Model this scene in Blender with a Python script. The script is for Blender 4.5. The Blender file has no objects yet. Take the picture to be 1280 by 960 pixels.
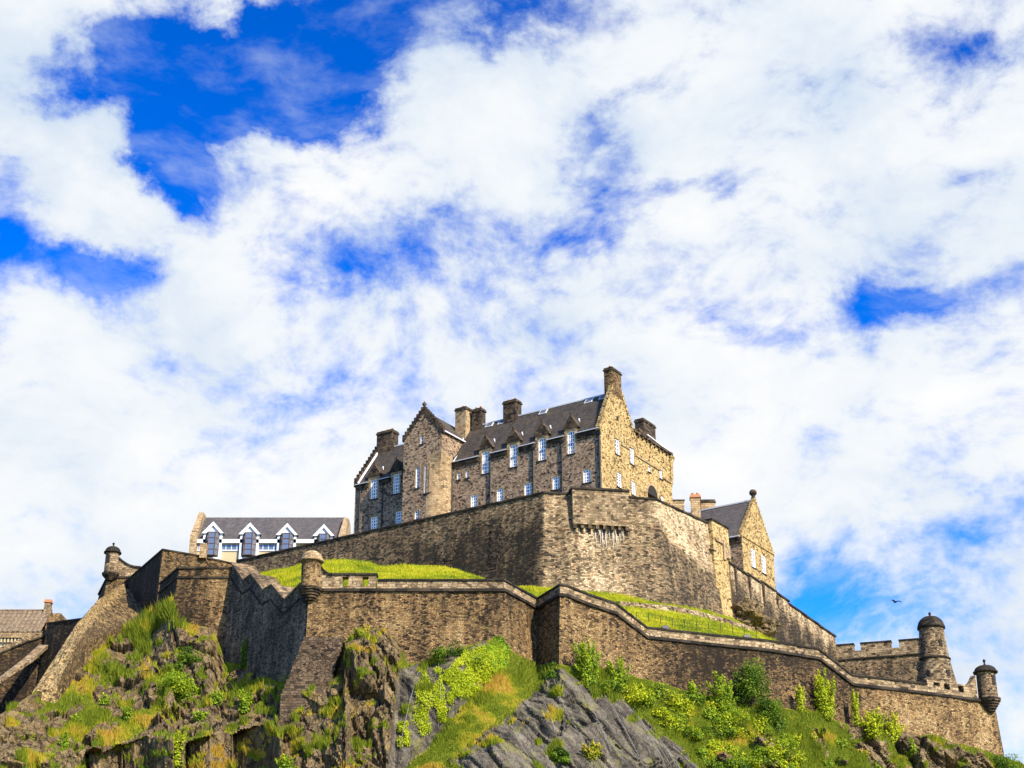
import bpy, math, random
import numpy as np
from mathutils import Vector

random.seed(7)
RS = np.random.RandomState(11)
sc = bpy.context.scene
COL = sc.collection
R = math.radians

# ------------------------------------------------------------------ camera, world, sun, exposure
F, PITCH, CX, CY, CAMZ = 2045.0, R(23.5), 640.0, 480.0, 1.7
cam_d = bpy.data.cameras.new("camera")
cam = bpy.data.objects.new("camera", cam_d)
COL.objects.link(cam)
cam.location = (0, 0, CAMZ)
cam.rotation_euler = (R(90) + PITCH, 0, 0)
cam_d.sensor_width = 36.0
cam_d.lens = F / 1280.0 * 36.0
cam_d.clip_end = 20000
sc.camera = cam

SUN_EL, SUN_AZ = R(38), math.atan2(0.65, -0.76)      # azimuth measured from +Y towards +X
sun_dir = Vector((math.sin(SUN_AZ) * math.cos(SUN_EL), math.cos(SUN_AZ) * math.cos(SUN_EL), math.sin(SUN_EL)))
sd = bpy.data.lights.new("sun", 'SUN')
sd.energy = 5.0
sd.angle = R(0.5)
sd.color = (1.0, 0.88, 0.70)
sun = bpy.data.objects.new("sun", sd)
COL.objects.link(sun)
sun.rotation_euler = sun_dir.to_track_quat('Z', 'Y').to_euler()
sc.view_settings.view_transform = 'Standard'
sc.view_settings.look = 'None'
sc.view_settings.gamma = 1
sc.view_settings.use_curve_mapping = False
sc.view_settings.exposure = 1.0

SP, CP = math.sin(PITCH), math.cos(PITCH)


def ray(px, py):
    """direction through a picture point, scaled so that its Y component is 1"""
    v = CY - py
    yc = F * CP - v * SP
    return np.array([(px - CX) / yc, 1.0, (v * CP + F * SP) / yc])


def P(px, py, Y):
    d = ray(px, py)
    return np.array([d[0] * Y, Y, CAMZ + d[2] * Y])


# world: Nishita sky with procedural clouds laid out by direction
world = bpy.data.worlds.new("World")
sc.world = world
world.use_nodes = True
wt = world.node_tree
wt.nodes.clear()


class NT:
    """small node-building helper"""
    def __init__(s, tree):
        s.t = tree

    def n(s, kind, **kw):
        nd = s.t.nodes.new(kind)
        for k, v in kw.items():
            if hasattr(nd, k):
                setattr(nd, k, v)
        return nd

    def set(s, sock, v):
        if isinstance(v, bpy.types.NodeSocket):
            s.t.links.new(v, sock)
        elif v is not None:
            if hasattr(sock.default_value, '__len__') and not hasattr(v, '__len__'):
                v = (v, v, v) if len(sock.default_value) == 3 else (v, v, v, 1)
            if hasattr(sock.default_value, '__len__') and len(sock.default_value) == 4 and len(v) == 3:
                v = tuple(v) + (1,)
            sock.default_value = v

    def math(s, op, a, b=0.0, c=None, clamp=False):
        m = s.n('ShaderNodeMath', operation=op)
        m.use_clamp = clamp
        s.set(m.inputs[0], a); s.set(m.inputs[1], b)
        if c is not None:
            s.set(m.inputs[2], c)
        return m.outputs[0]

    def vmath(s, op, a, b=(0, 0, 0)):
        m = s.n('ShaderNodeVectorMath', operation=op)
        s.set(m.inputs[0], a); s.set(m.inputs[1], b)
        return m.outputs['Value'] if op in ('LENGTH', 'DOT_PRODUCT', 'DISTANCE') else m.outputs[0]

    def mix(s, fac, a, b, blend='MIX'):
        m = s.n('ShaderNodeMix', data_type='RGBA', blend_type=blend)
        s.set(m.inputs[0], fac); s.set(m.inputs[6], a); s.set(m.inputs[7], b)
        return m.outputs[2]

    def noise(s, vec, scale, detail=4, rough=0.55, dist=0.0, color=False):
        m = s.n('ShaderNodeTexNoise')
        s.set(m.inputs['Vector'], vec)
        m.inputs['Scale'].default_value = scale
        m.inputs['Detail'].default_value = detail
        m.inputs['Roughness'].default_value = rough
        m.inputs['Distortion'].default_value = dist
        return m.outputs['Color' if color else 'Fac']

    def smooth(s, v, a, b, c=0.0, d=1.0):
        m = s.n('ShaderNodeMapRange', interpolation_type='SMOOTHSTEP')
        s.set(m.inputs[0], v)
        for i, x in enumerate((a, b, c, d)):
            m.inputs[i + 1].default_value = x
        return m.outputs[0]

    def ramp(s, v, stops, interp='LINEAR'):
        m = s.n('ShaderNodeValToRGB')
        cr = m.color_ramp
        cr.interpolation = interp
        while len(cr.elements) < len(stops):
            cr.elements.new(0.5)
        for e, (p, c) in zip(cr.elements, stops):
            e.position = p
            e.color = tuple(c) + (1,) if len(c) == 3 else c
        s.set(m.inputs[0], v)
        return m.outputs[0]


def unit(px, py):
    d = ray(px, py)
    return d / np.linalg.norm(d)


W = NT(wt)
tc = W.n('ShaderNodeTexCoord').outputs['Generated']
sky = W.n('ShaderNodeTexSky', sky_type='NISHITA')
sky.sun_disc = False
sky.sun_elevation = SUN_EL
sky.sun_rotation = SUN_AZ
sky.altitude = 100
sky.air_density = 1.0
sky.dust_density = 0.6
sky.ozone_density = 2.5
hs = W.n('ShaderNodeHueSaturation')
W.set(hs.inputs['Color'], sky.outputs[0])
hs.inputs['Saturation'].default_value = 1.48
hs.inputs['Hue'].default_value = .502
hs.inputs['Value'].default_value = 1.0
bg_sky = W.n('ShaderNodeBackground')
gm = W.n('ShaderNodeGamma')
W.set(gm.inputs[0], hs.outputs[0]); gm.inputs[1].default_value = 1.5
W.set(bg_sky.inputs['Color'], gm.outputs[0])
bg_sky.inputs['Strength'].default_value = 0.075
# openings of blue between the clouds: (direction through, radius across, radius up, weight)
HOLES = [(165, 95, 80, 60, .95), (120, 120, 50, 40, .5), (350, 70, 120, 70, 1.05), (255, 110, 110, 65, 1.0), (205, 190, 40, 45, .85), (250, 235, 60, 40, .9),
         (55, 305, 95, 38, .84), (150, 345, 45, 45, .85), (25, 225, 45, 25, .45), (55, 130, 40, 25, .40), (420, 75, 70, 60, .8), (530, 22, 90, 40, .75), (390, 145, 40, 40, .4),
         (455, 320, 80, 40, .60), (560, 290, 70, 30, .60), (520, 345, 60, 22, .4), (400, 365, 50, 22, .5), (755, 185, 40, 50, .62), (705, 285, 45, 30, .65), (885, 235, 40, 14, .45), (800, 250, 40, 22, .4),
         (690, 25, 70, 30, .6), (610, 60, 40, 30, .4), (1190, 365, 95, 26, .54), (1080, 385, 60, 18, .45), (975, 425, 60, 20, .45), (1110, 745, 110, 60, .62), (1235, 640, 70, 32, .60), (1010, 760, 60, 55, .42),
         (320, 570, 50, 50, .35), (510, 530, 60, 40, .35), (1250, 72, 60, 18, .5), (1150, 40, 60, 22, .3), (480, 460, 50, 40, .3), (330, 470, 40, 20, .25), (1215, 210, 50, 16, .25)]
CLEARS = [(60, 45, 75, 40, .35), (110, 205, 60, 55, .45), (140, 265, 70, 35, .5), (300, 8, 45, 20, .6), (240, 30, 60, 20, .35), (300, 185, 70, 22, .45), (280, 95, 50, 20, .18), (505, 40, 45, 25, .3), (580, 130, 110, 60, .35),
          (20, 80, 30, 25, .3)]   # puffs inside the blue
hw = W.vmath('MULTIPLY', W.vmath('SUBTRACT', W.noise(tc, 13.0, 6, .62, color=True), (.5, .5, .5)), (.085, .0, .085))
tch = W.vmath('ADD', tc, hw)
hole = None
for sign, lst in ((1, HOLES), (-1, CLEARS)):
    for (px, py, rx, ry, w) in lst:
        c = unit(px, py)
        off = W.vmath('SUBTRACT', tch, tuple(c))
        scv = W.vmath('MULTIPLY', off, (F / rx * .93, F / ry * .5, F / ry * .93))
        ln = W.vmath('LENGTH', scv)
        g = W.smooth(ln, 0.0, 1.9, w * sign * (.92 if sign > 0 else 1.0), 0.0)
        hole = g if hole is None else W.math('ADD', hole, g)
warp = W.noise(tc, 5.0, 3, .5, color=True)
wc = W.vmath('ADD', tc, W.vmath('MULTIPLY', W.vmath('SUBTRACT', warp, (.5, .5, .5)), (.07, .07, .07)))
wc = W.vmath('MULTIPLY', wc, (1.0, 1.0, 1.55))
n1 = W.noise(wc, 6.0, 9, .56, .15)
n2 = W.noise(wc, 21.0, 8, .62, .2)
n3 = W.noise(wc, 62.0, 6, .62, .1)
field = W.math('ADD', W.math('MULTIPLY', W.math('SUBTRACT', n1, .5), 1.45), W.math('MULTIPLY', W.math('SUBTRACT', n2, .5), 1.9))
field = W.math('ADD', field, W.math('MULTIPLY', W.math('SUBTRACT', n3, .5), .75))
cover = W.math('SUBTRACT', W.math('ADD', field, .52), hole)
# clouds kept ahead only; unseen sky behind and overhead cleared to deepen shadows
sx = W.n('ShaderNodeSeparateXYZ'); W.set(sx.inputs[0], tc)
clear = W.smooth(sx.outputs[1], .35, .72, .9, 0.0)
cover = W.math('SUBTRACT', cover, clear)
alpha = W.smooth(cover, -.46, .56)
wisp = W.noise(W.vmath('MULTIPLY', wc, (1.0, 1.0, 1.5)), 9.0, 9, .60, .05)
veil = W.math('MULTIPLY', W.smooth(wisp, .47, .72, 0, .50), W.smooth(sx.outputs[1], .45, .75))
alpha = W.math('MAXIMUM', alpha, veil)
shade = W.noise(W.vmath('ADD', wc, (.03, .0, .05)), 7.0, 7, .55, .2)
cloud_col = W.ramp(W.math('ADD', W.math('MULTIPLY', shade, .8), W.math('MULTIPLY', cover, .16)),
                   [(.28, (.62, .74, .90)), (.42, (.76, .84, .94)), (.54, (.90, .94, .98)), (.66, (1.0, 1.0, 1.0))])
bg_cl = W.n('ShaderNodeBackground')
W.set(bg_cl.inputs['Color'], cloud_col)
bg_cl.inputs['Strength'].default_value = 0.50
mx = W.n('ShaderNodeMixShader')
W.set(mx.inputs[0], alpha)
wt.links.new(bg_sky.outputs[0], mx.inputs[1])
wt.links.new(bg_cl.outputs[0], mx.inputs[2])
wo = W.n('ShaderNodeOutputWorld')
wt.links.new(mx.outputs[0], wo.inputs[0])

# ------------------------------------------------------------------ numpy noise
def _h(i, j, k, s):
    n = (i * 374761393 + j * 668265263 + k * 2147483647 + s * 974711) & 0x7fffffff
    n = ((n ^ (n >> 13)) * 1274126177) & 0x7fffffff
    n = ((n ^ (n >> 16)) * 668265263) & 0x7fffffff
    return ((n ^ (n >> 15)) & 0xffff) / 65535.0


def vnoise(p, s=0):
    p = np.asarray(p, float)
    i = np.floor(p).astype(np.int64)
    f = p - i
    f = f * f * (3 - 2 * f)
    out = 0
    for a in (0, 1):
        for b in (0, 1):
            for c in (0, 1):
                w = (f[:, 0] if a else 1 - f[:, 0]) * (f[:, 1] if b else 1 - f[:, 1]) * (f[:, 2] if c else 1 - f[:, 2])
                out = out + w * _h(i[:, 0] + a, i[:, 1] + b, i[:, 2] + c, s)
    return out


def fbm(p, oct=4, s=0, rough=.5):
    p = np.asarray(p, float)
    t, a, tot = 0, 1.0, 0
    for o in range(oct):
        t = t + a * vnoise(p * (2 ** o), s + o * 17)
        tot += a
        a *= rough
    return t / tot


def cells(p, s=0):
    """random value of the nearest jittered cell, and the distance gap to the second nearest"""
    p = np.asarray(p, float)
    i0 = np.floor(p).astype(np.int64)
    best = np.full(len(p), 1e9); sec = np.full(len(p), 1e9); val = np.zeros(len(p))
    for a in (-1, 0, 1):
        for b in (-1, 0, 1):
            for c in (-1, 0, 1):
                i = i0 + np.array([a, b, c])
                q = i + np.stack([_h(i[:, 0], i[:, 1], i[:, 2], s + k) for k in (1, 2, 3)], 1)
                d = ((p - q) ** 2).sum(1)
                v = _h(i[:, 0], i[:, 1], i[:, 2], s + 9)
                nb = d < best
                sec = np.where(nb, best, np.minimum(sec, d))
                val = np.where(nb, v, val)
                best = np.where(nb, d, best)
    return val, np.sqrt(sec) - np.sqrt(best)


def poly_sd(x, y, poly):
    """signed distance in picture units, positive inside"""
    poly = np.asarray(poly, float)
    d = np.full(x.shape, 1e9)
    ins = np.zeros(x.shape, bool)
    n = len(poly)
    for i in range(n):
        a, b = poly[i], poly[(i + 1) % n]
        e = b - a
        t = np.clip(((x - a[0]) * e[0] + (y - a[1]) * e[1]) / (e @ e + 1e-9), 0, 1)
        d = np.minimum(d, np.hypot(x - a[0] - t * e[0], y - a[1] - t * e[1]))
        c = ((a[1] > y) != (b[1] > y)) & (x < e[0] * (y - a[1]) / (e[1] if abs(e[1]) > 1e-9 else 1e-9) + a[0])
        ins ^= c
    return np.where(ins, d, -d)


def sstep(a, b, x):
    t = np.clip((x - a) / (b - a), 0, 1)
    return t * t * (3 - 2 * t)


# ------------------------------------------------------------------ object helpers
ORG = {}


def link(o, parent=None):
    COL.objects.link(o)
    if parent is not None:
        o.parent = parent
    return o


def tag(o, label=None, cat=None, group=None, kind=None):
    if label: o['label'] = label
    if cat: o['category'] = cat
    if group: o['group'] = group
    if kind: o['kind'] = kind
    return o


def thing(name, label, cat, loc, group=None):
    o = bpy.data.objects.new(name, None)
    o.empty_display_size = .5
    o.location = tuple(loc)
    link(o)
    tag(o, label, cat, group)
    ORG[o.name] = np.array(loc, float)
    return o


class MB:
    """collects faces in world coordinates; build() links them as one mesh"""
    def __init__(s):
        s.v, s.f, s.uv, s.sm, s.tone = [], [], [], [], {}

    def add(s, pts):
        i = len(s.v)
        s.v.extend([tuple(map(float, p)) for p in pts])
        return i

    def face(s, pts, uv=None, smooth=False):
        i = s.add(pts)
        s.f.append(tuple(range(i, i + len(pts))))
        s.uv.append(uv)
        s.sm.append(smooth)

    def grid(s, pts, uv=None, smooth=False, tone=None):
        """pts: (rows, cols, 3)"""
        pts = np.asarray(pts, float)
        r, c = pts.shape[:2]
        i = s.add(pts.reshape(-1, 3))
        if tone is not None:
            for k, t in enumerate(np.asarray(tone).reshape(-1)):
                s.tone[i + k] = float(t)
        for a in range(r - 1):
            for b in range(c - 1):
                q = (i + a * c + b, i + a * c + b + 1, i + (a + 1) * c + b + 1, i + (a + 1) * c + b)
                s.f.append(q)
                s.uv.append(None if uv is None else [uv[a][b], uv[a][b + 1], uv[a + 1][b + 1], uv[a + 1][b]])
                s.sm.append(smooth)

    def hexa(s, c):
        """8 corners: bottom 4 (counter-clockwise) then top 4"""
        for q in ((0, 3, 2, 1), (4, 5, 6, 7), (0, 1, 5, 4), (1, 2, 6, 5), (2, 3, 7, 6), (3, 0, 4, 7)):
            s.face([c[k] for k in q])

    def box(s, fr, u0, u1, z0, z1, o0, o1, taper=0):
        t = taper
        c = [fr.pt(u0, z0, o1), fr.pt(u1, z0, o1), fr.pt(u1, z0, o0), fr.pt(u0, z0, o0),
             fr.pt(u0 + t, z1, o1 - t), fr.pt(u1 - t, z1, o1 - t), fr.pt(u1 - t, z1, o0 + t), fr.pt(u0 + t, z1, o0 + t)]
        s.hexa(c)

    def tube(s, a, b, ra, rb=None, n=8, cap=True):
        a, b = np.asarray(a, float), np.asarray(b, float)
        rb = ra if rb is None else rb
        d = (b - a) / (np.linalg.norm(b - a) + 1e-9)
        x = np.cross(d, (0, 0, 1) if abs(d[2]) < .9 else (1, 0, 0)); x /= np.linalg.norm(x)
        y = np.cross(d, x)
        an = [2 * math.pi * k / n for k in range(n + 1)]
        A = [a + ra * (math.cos(t) * x + math.sin(t) * y) for t in an]
        B = [b + rb * (math.cos(t) * x + math.sin(t) * y) for t in an]
        for k in range(n):
            s.face([A[k], A[k + 1], B[k + 1], B[k]], smooth=True)
        if cap:
            s.face(A[:-1][::-1]); s.face(B[:-1])

    def lathe(s, cx, cy, prof, n=28, a0=0.0, a1=2 * math.pi, smooth=True):
        pts, uv = [], []
        for (r, z) in prof:
            row, ur = [], []
            for k in range(n + 1):
                t = a0 + (a1 - a0) * k / n
                row.append((cx + r * math.sin(t), cy - r * math.cos(t), z))
                ur.append((max(r, .6) * t, z))
            pts.append(row); uv.append(ur)
        s.grid(pts, uv, smooth)

    def build(s, name, mat, parent=None, uvoff=(0, 0)):
        me = bpy.data.meshes.new(name)
        org = np.zeros(3)
        if parent is not None:
            org = ORG.get(parent.name, org)
        V = np.array(s.v, float) - org
        me.from_pydata([tuple(p) for p in V], [], s.f)
        me.materials.append(mat)
        uvl = me.uv_layers.new(name="UVMap")
        VW = np.array(s.v, float)
        for p, uv, sm in zip(me.polygons, s.uv, s.sm):
            p.use_smooth = sm
            if uv is None:
                n = p.normal
                t = Vector((-n.y, n.x, 0))
                t = Vector((1, 0, 0)) if t.length < .02 else t.normalized()
                b = n.cross(t)
                if b.z < -1e-6:
                    t, b = -t, -b
                for li in p.loop_indices:
                    w = VW[me.loops[li].vertex_index]
                    uvl.data[li].uv = (w[0] * t.x + w[1] * t.y + w[2] * t.z + uvoff[0], w[0] * b.x + w[1] * b.y + w[2] * b.z + uvoff[1])
            else:
                for li, q in zip(p.loop_indices, uv):
                    uvl.data[li].uv = q
        at = me.attributes.new("tone", 'FLOAT', 'POINT')
        if s.tone:
            arr = np.zeros(len(s.v), np.float32)
            for k, t in s.tone.items():
                arr[k] = t
            at.data.foreach_set('value', arr)
        o = bpy.data.objects.new(name, me)
        link(o, parent)
        ORG[o.name] = org if parent is not None else np.zeros(3)
        return o


class Frame:
    """a vertical plane: origin, horizontal direction to the right, outward normal"""
    def __init__(s, O, d):
        s.O = np.array(O[:2], float)
        s.d = np.array(d, float) / np.hypot(*d)
        s.n = np.array([s.d[1], -s.d[0]])

    def pt(s, u, z, off=0.0):
        q = s.O + u * s.d + off * s.n
        return np.array([q[0], q[1], z])

    def hit(s, px, py, off=0.0):
        d = ray(px, py)
        o = s.O + off * s.n
        Y = (o @ s.n) / (d[:2] @ s.n)
        q = d * Y
        return float((q[:2] - s.O) @ s.d), float(q[2] + CAMZ)

    def u(s, px, py, off=0.0): return s.hit(px, py, off)[0]
    def z(s, px, py, off=0.0): return s.hit(px, py, off)[1]

    def rect(s, x0, x1, y0, y1, off=0.0):
        """window seen between these picture edges -> u0,u1,z0,z1"""
        ym, xm = (y0 + y1) / 2, (x0 + x1) / 2
        u0, u1 = s.u(x0, ym, off), s.u(x1, ym, off)
        return u0, u1, s.z(xm, y1, off), s.z(xm, y0, off)


def wall_open(mb, fr, u0, u1, z0, z1, ops=(), depth=.25, off=0.0):
    """a wall face with real rectangular openings and their reveals"""
    ops = [(max(a, u0), min(b, u1), max(c, z0), min(d, z1)) for a, b, c, d in ops if b > u0 and a < u1 and d > z0 and c < z1]
    us = sorted(set([u0, u1] + [o[0] for o in ops] + [o[1] for o in ops]))
    zs = sorted(set([z0, z1] + [o[2] for o in ops] + [o[3] for o in ops]))
    for a, b in zip(us[:-1], us[1:]):
        run = None
        for c, d in zip(zs[:-1], zs[1:]):
            um, zm = (a + b) / 2, (c + d) / 2
            solid = not any(o[0] < um < o[1] and o[2] < zm < o[3] for o in ops)
            if solid:
                mb.face([fr.pt(a, c, off), fr.pt(b, c, off), fr.pt(b, d, off), fr.pt(a, d, off)])
    for a, b, c, d in ops:
        mb.face([fr.pt(a, c, off), fr.pt(a, d, off), fr.pt(a, d, off - depth), fr.pt(a, c, off - depth)])
        mb.face([fr.pt(b, c, off), fr.pt(b, c, off - depth), fr.pt(b, d, off - depth), fr.pt(b, d, off)])
        mb.face([fr.pt(a, c, off), fr.pt(a, c, off - depth), fr.pt(b, c, off - depth), fr.pt(b, c, off)])
        if d < z1 - 1e-6:
            mb.face([fr.pt(a, d, off), fr.pt(b, d, off), fr.pt(b, d, off - depth), fr.pt(a, d, off - depth)])


def normals2(pts):
    """mitred outward normals of a left-to-right plan polyline"""
    q = np.array([p[:2] for p in pts], float)
    d = np.diff(q, axis=0)
    d /= np.linalg.norm(d, axis=1)[:, None] + 1e-9
    n = np.stack([d[:, 1], -d[:, 0]], 1)
    out = []
    for i in range(len(q)):
        a = n[max(i - 1, 0)]; b = n[min(i, len(n) - 1)]
        m = a + b
        m = m / (np.linalg.norm(m) + 1e-9)
        out.append(m / max(.35, float(m @ b)))
    return np.array(out)


def resample(pts, step):
    """subdivide a 3D polyline, keeping its corners"""
    out = [np.asarray(pts[0], float)]
    for a, b in zip(pts[:-1], pts[1:]):
        a, b = np.asarray(a, float), np.asarray(b, float)
        n = max(1, int(round(np.linalg.norm(b - a) / step)))
        for k in range(1, n + 1):
            out.append(a + (b - a) * k / n)
    return out


def strip_wall(mb, pts, depth, batter=.06, thick=2.0, step=1.2, rows=8, tone=None, rough=.05, zbot=None, top=True, seed=0):
    """masonry wall below a 3D top line: front face (battered, slightly uneven), top and back"""
    corners = [np.asarray(p, float) for p in pts]
    nc = normals2(corners)
    # resample carrying mitred normals
    T, N = [corners[0]], [nc[0]]
    for k in range(len(corners) - 1):
        a, b = corners[k], corners[k + 1]
        m = max(1, int(round(np.linalg.norm(b - a) / step)))
        for j in range(1, m + 1):
            t = j / m
            T.append(a + (b - a) * t)
            if j < m:
                d = (b - a)[:2]; d = d / (np.linalg.norm(d) + 1e-9)
                N.append(np.array([d[1], -d[0]]))
            else:
                N.append(nc[k + 1])
    T, N = np.array(T), np.array(N)
    L = np.concatenate([[0], np.cumsum(np.hypot(*np.diff(T[:, :2], axis=0).T))])
    zb = np.full(len(T), zbot) if zbot is not None else T[:, 2] - depth
    G, UV, TN = [], [], []
    for r in range(rows + 1):
        t = r / rows
        z = zb + (T[:, 2] - zb) * t
        off = (T[:, 2] - z) * batter
        q = np.stack([T[:, 0] + N[:, 0] * off, T[:, 1] + N[:, 1] * off, z], 1)
        if rough:
            nz = (vnoise(q * .9, 5 + seed) - .5) * 2 * rough
            nz[[0, -1]] *= .3
            q[:, :2] += N * nz[:, None]
        G.append(q)
        UV.append([(L[i] + seed * 3.7, z[i]) for i in range(len(T))])
        TN.append([0 if tone is None else tone(L[i], T[i, 2] - z[i], z[i], q[i]) for i in range(len(T))])
    mb.grid(G, UV, False, TN)
    if top:
        back = T.copy(); back[:, :2] -= N * thick
        low = back.copy(); low[:, 2] = zb
        mb.grid([G[-1], back])
        mb.grid([back, low])
        mb.face([G[0][0], G[-1][0], back[0], low[0]])
        mb.face([G[0][-1], low[-1], back[-1], G[-1][-1]])


def ribbon(mb, pts, z_lo, z_hi, o_in, o_out, jit=0.0, step=None):
    """bar of rectangular section that follows a plan polyline; heights relative to the line"""
    pts = [np.asarray(p, float) for p in pts]
    N = normals2(pts)
    T = np.array(pts)
    def row(dz, o):
        q = T.copy(); q[:, 2] += dz; q[:, :2] += N * o
        return q
    a, b, c, d = row(z_lo, o_out), row(z_hi, o_out), row(z_hi, o_in), row(z_lo, o_in)
    L = np.concatenate([[0], np.cumsum(np.linalg.norm(np.diff(T, axis=0), axis=1))])
    uv = lambda v0, v1: [[(l, v0) for l in L], [(l, v1) for l in L]]
    h = z_hi - z_lo
    zt = T[:, 2]
    mb.grid([a, b], [[(l, z + z_lo) for l, z in zip(L, zt)], [(l, z + z_hi) for l, z in zip(L, zt)]])
    mb.grid([b, c]); mb.grid([c, d]); mb.grid([d, a])
    mb.face([a[0], b[0], c[0], d[0]][::-1]); mb.face([a[-1], b[-1], c[-1], d[-1]])


# ------------------------------------------------------------------ materials
def new_mat(name):
    m = bpy.data.materials.new(name)
    m.use_nodes = True
    m.node_tree.nodes.clear()
    N = NT(m.node_tree)
    out = N.n('ShaderNodeOutputMaterial')
    b = N.n('ShaderNodeBsdfPrincipled')
    m.node_tree.links.new(b.outputs[0], out.inputs[0])
    b.inputs['Roughness'].default_value = .9
    b.inputs['Specular IOR Level'].default_value = .2
    return m, N, b


def bump(N, b, h, strength=.6, dist=.08):
    k = N.n('ShaderNodeBump')
    k.inputs['Strength'].default_value = strength
    k.inputs['Distance'].default_value = dist
    N.set(k.inputs['Height'], h)
    N.set(b.inputs['Normal'], k.outputs[0])


def masonry(name, stops, mortar, bw=.62, bh=.27, rubble=.5, stain=.6, moss=0.0, dark=(.035, .028, .022), seed=0.0, contrast=1.0, streak=.5):
    m, N, b = new_mat(name)
    uv = N.n('ShaderNodeUVMap').outputs[0]
    uv = N.vmath('ADD', uv, (seed * 13.1, seed * 7.7, 0))
    wob = N.noise(uv, 1.3, 3, .6, color=True)
    uvd = N.vmath('ADD', uv, N.vmath('MULTIPLY', N.vmath('SUBTRACT', wob, (.5, .5, .5)), (.30, .16, 0)))
    def bricks(w, h):
        br = N.n('ShaderNodeTexBrick')
        br.offset = .5; br.squash = .7; br.squash_frequency = 3
        N.set(br.inputs['Vector'], uvd)
        N.set(br.inputs['Color1'], (0, 0, 0)); N.set(br.inputs['Color2'], (1, 1, 1)); N.set(br.inputs['Mortar'], (.5, .5, .5))
        br.inputs['Scale'].default_value = 1
        br.inputs['Mortar Size'].default_value = .022
        br.inputs['Mortar Smooth'].default_value = .4
        br.inputs['Brick Width'].default_value = w
        br.inputs['Row Height'].default_value = h
        return br.outputs['Color'], br.outputs['Fac']
    c1, f1 = bricks(bw, bh)
    sel = N.noise(uv, .35, 2, .5)
    # rubble: stretched cells
    vs = N.vmath('MULTIPLY', uvd, (1.0 / (bw * .85), 1.0 / (bh * 1.1), 1))
    vo = N.n('ShaderNodeTexVoronoi', feature='F1'); vo.voronoi_dimensions = '2D'
    N.set(vo.inputs['Vector'], vs); vo.inputs['Scale'].default_value = 1
    ve = N.n('ShaderNodeTexVoronoi', feature='DISTANCE_TO_EDGE'); ve.voronoi_dimensions = '2D'
    N.set(ve.inputs['Vector'], vs); ve.inputs['Scale'].default_value = 1
    sp = N.n('ShaderNodeSeparateColor'); N.set(sp.inputs[0], vo.outputs['Color'])
    f2 = N.smooth(ve.outputs['Distance'], .02, .12, 1, 0)
    mask = N.smooth(sel, .5 - .25 * (rubble * 2 - .6), .56 - .25 * (rubble * 2 - .6)) if rubble < .95 else 1.0
    if rubble <= .05: mask = 0.0
    val = N.mix(mask, c1, sp.outputs[0])
    mor = N.mix(mask, f1, f2)
    grain = N.noise(N.vmath('MULTIPLY', uv, (.8, 1.25, 1)), 6.5, 4, .72)
    v = N.math('ADD', N.math('MULTIPLY', N.math('SUBTRACT', N.math('POWER', val, .40), .71), .70 * contrast), N.math('MULTIPLY', N.math('SUBTRACT', grain, .5), .70 * contrast))
    big = N.noise(uv, .16, 5, .6)
    med = N.noise(uv, .7, 4, .6)
    v = N.math('ADD', v, N.math('MULTIPLY', N.math('SUBTRACT', big, .5), stain))
    v = N.math('ADD', v, N.math('MULTIPLY', N.math('SUBTRACT', med, .5), stain * .5))
    su = N.vmath('MULTIPLY', uv, (1.1, .12, 1))
    st = N.noise(su, 1.0, 4, .6)
    v = N.math('ADD', N.math('ADD', v, .5), N.math('MULTIPLY', N.math('SUBTRACT', st, .5), streak))
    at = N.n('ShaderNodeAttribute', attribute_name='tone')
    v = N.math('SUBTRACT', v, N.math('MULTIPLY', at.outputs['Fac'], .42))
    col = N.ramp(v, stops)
    hue = N.noise(uv, .9, 3, .6)
    col = N.mix(N.smooth(hue, .5, .75, 0, .45), col, N.mix(1, col, (1.15, .82, .62), 'MULTIPLY'))
    col = N.mix(N.math('MULTIPLY', mor, .72), col, mortar)
    if moss:
        mo = N.smooth(N.noise(uv, .8, 5, .65), .62, .74, 0, moss)
        col = N.mix(mo, col, (.13, .13, .02))
    N.set(b.inputs['Base Color'], col)
    hgt = N.math('SUBTRACT', N.math('ADD', N.math('MULTIPLY', grain, .6), N.math('MULTIPLY', val, .4)), N.math('MULTIPLY', mor, .8))
    bump(N, b, hgt, .9, .10)
    return m


WARM = [(.10, (.018, .014, .011)), (.26, (.068, .048, .030)), (.44, (.185, .128, .070)), (.60, (.30, .21, .112)), (.82, (.50, .37, .21)), (1.0, (.66, .53, .34))]
GREYW = [(.10, (.014, .012, .010)), (.28, (.045, .035, .025)), (.46, (.125, .094, .060)), (.64, (.23, .173, .108)), (.85, (.42, .33, .22)), (1.0, (.60, .5, .36))]
PINK = [(.08, (.020, .015, .012)), (.22, (.070, .050, .036)), (.38, (.190, .130, .085)), (.56, (.29, .205, .130)), (.78, (.45, .33, .21)), (1.0, (.62, .5, .36))]
GOLD = [(.08, (.05, .033, .015)), (.26, (.17, .11, .042)), (.44, (.37, .255, .10)), (.62, (.52, .375, .155)), (.85, (.66, .50, .24)), (1.0, (.76, .62, .38))]

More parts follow.
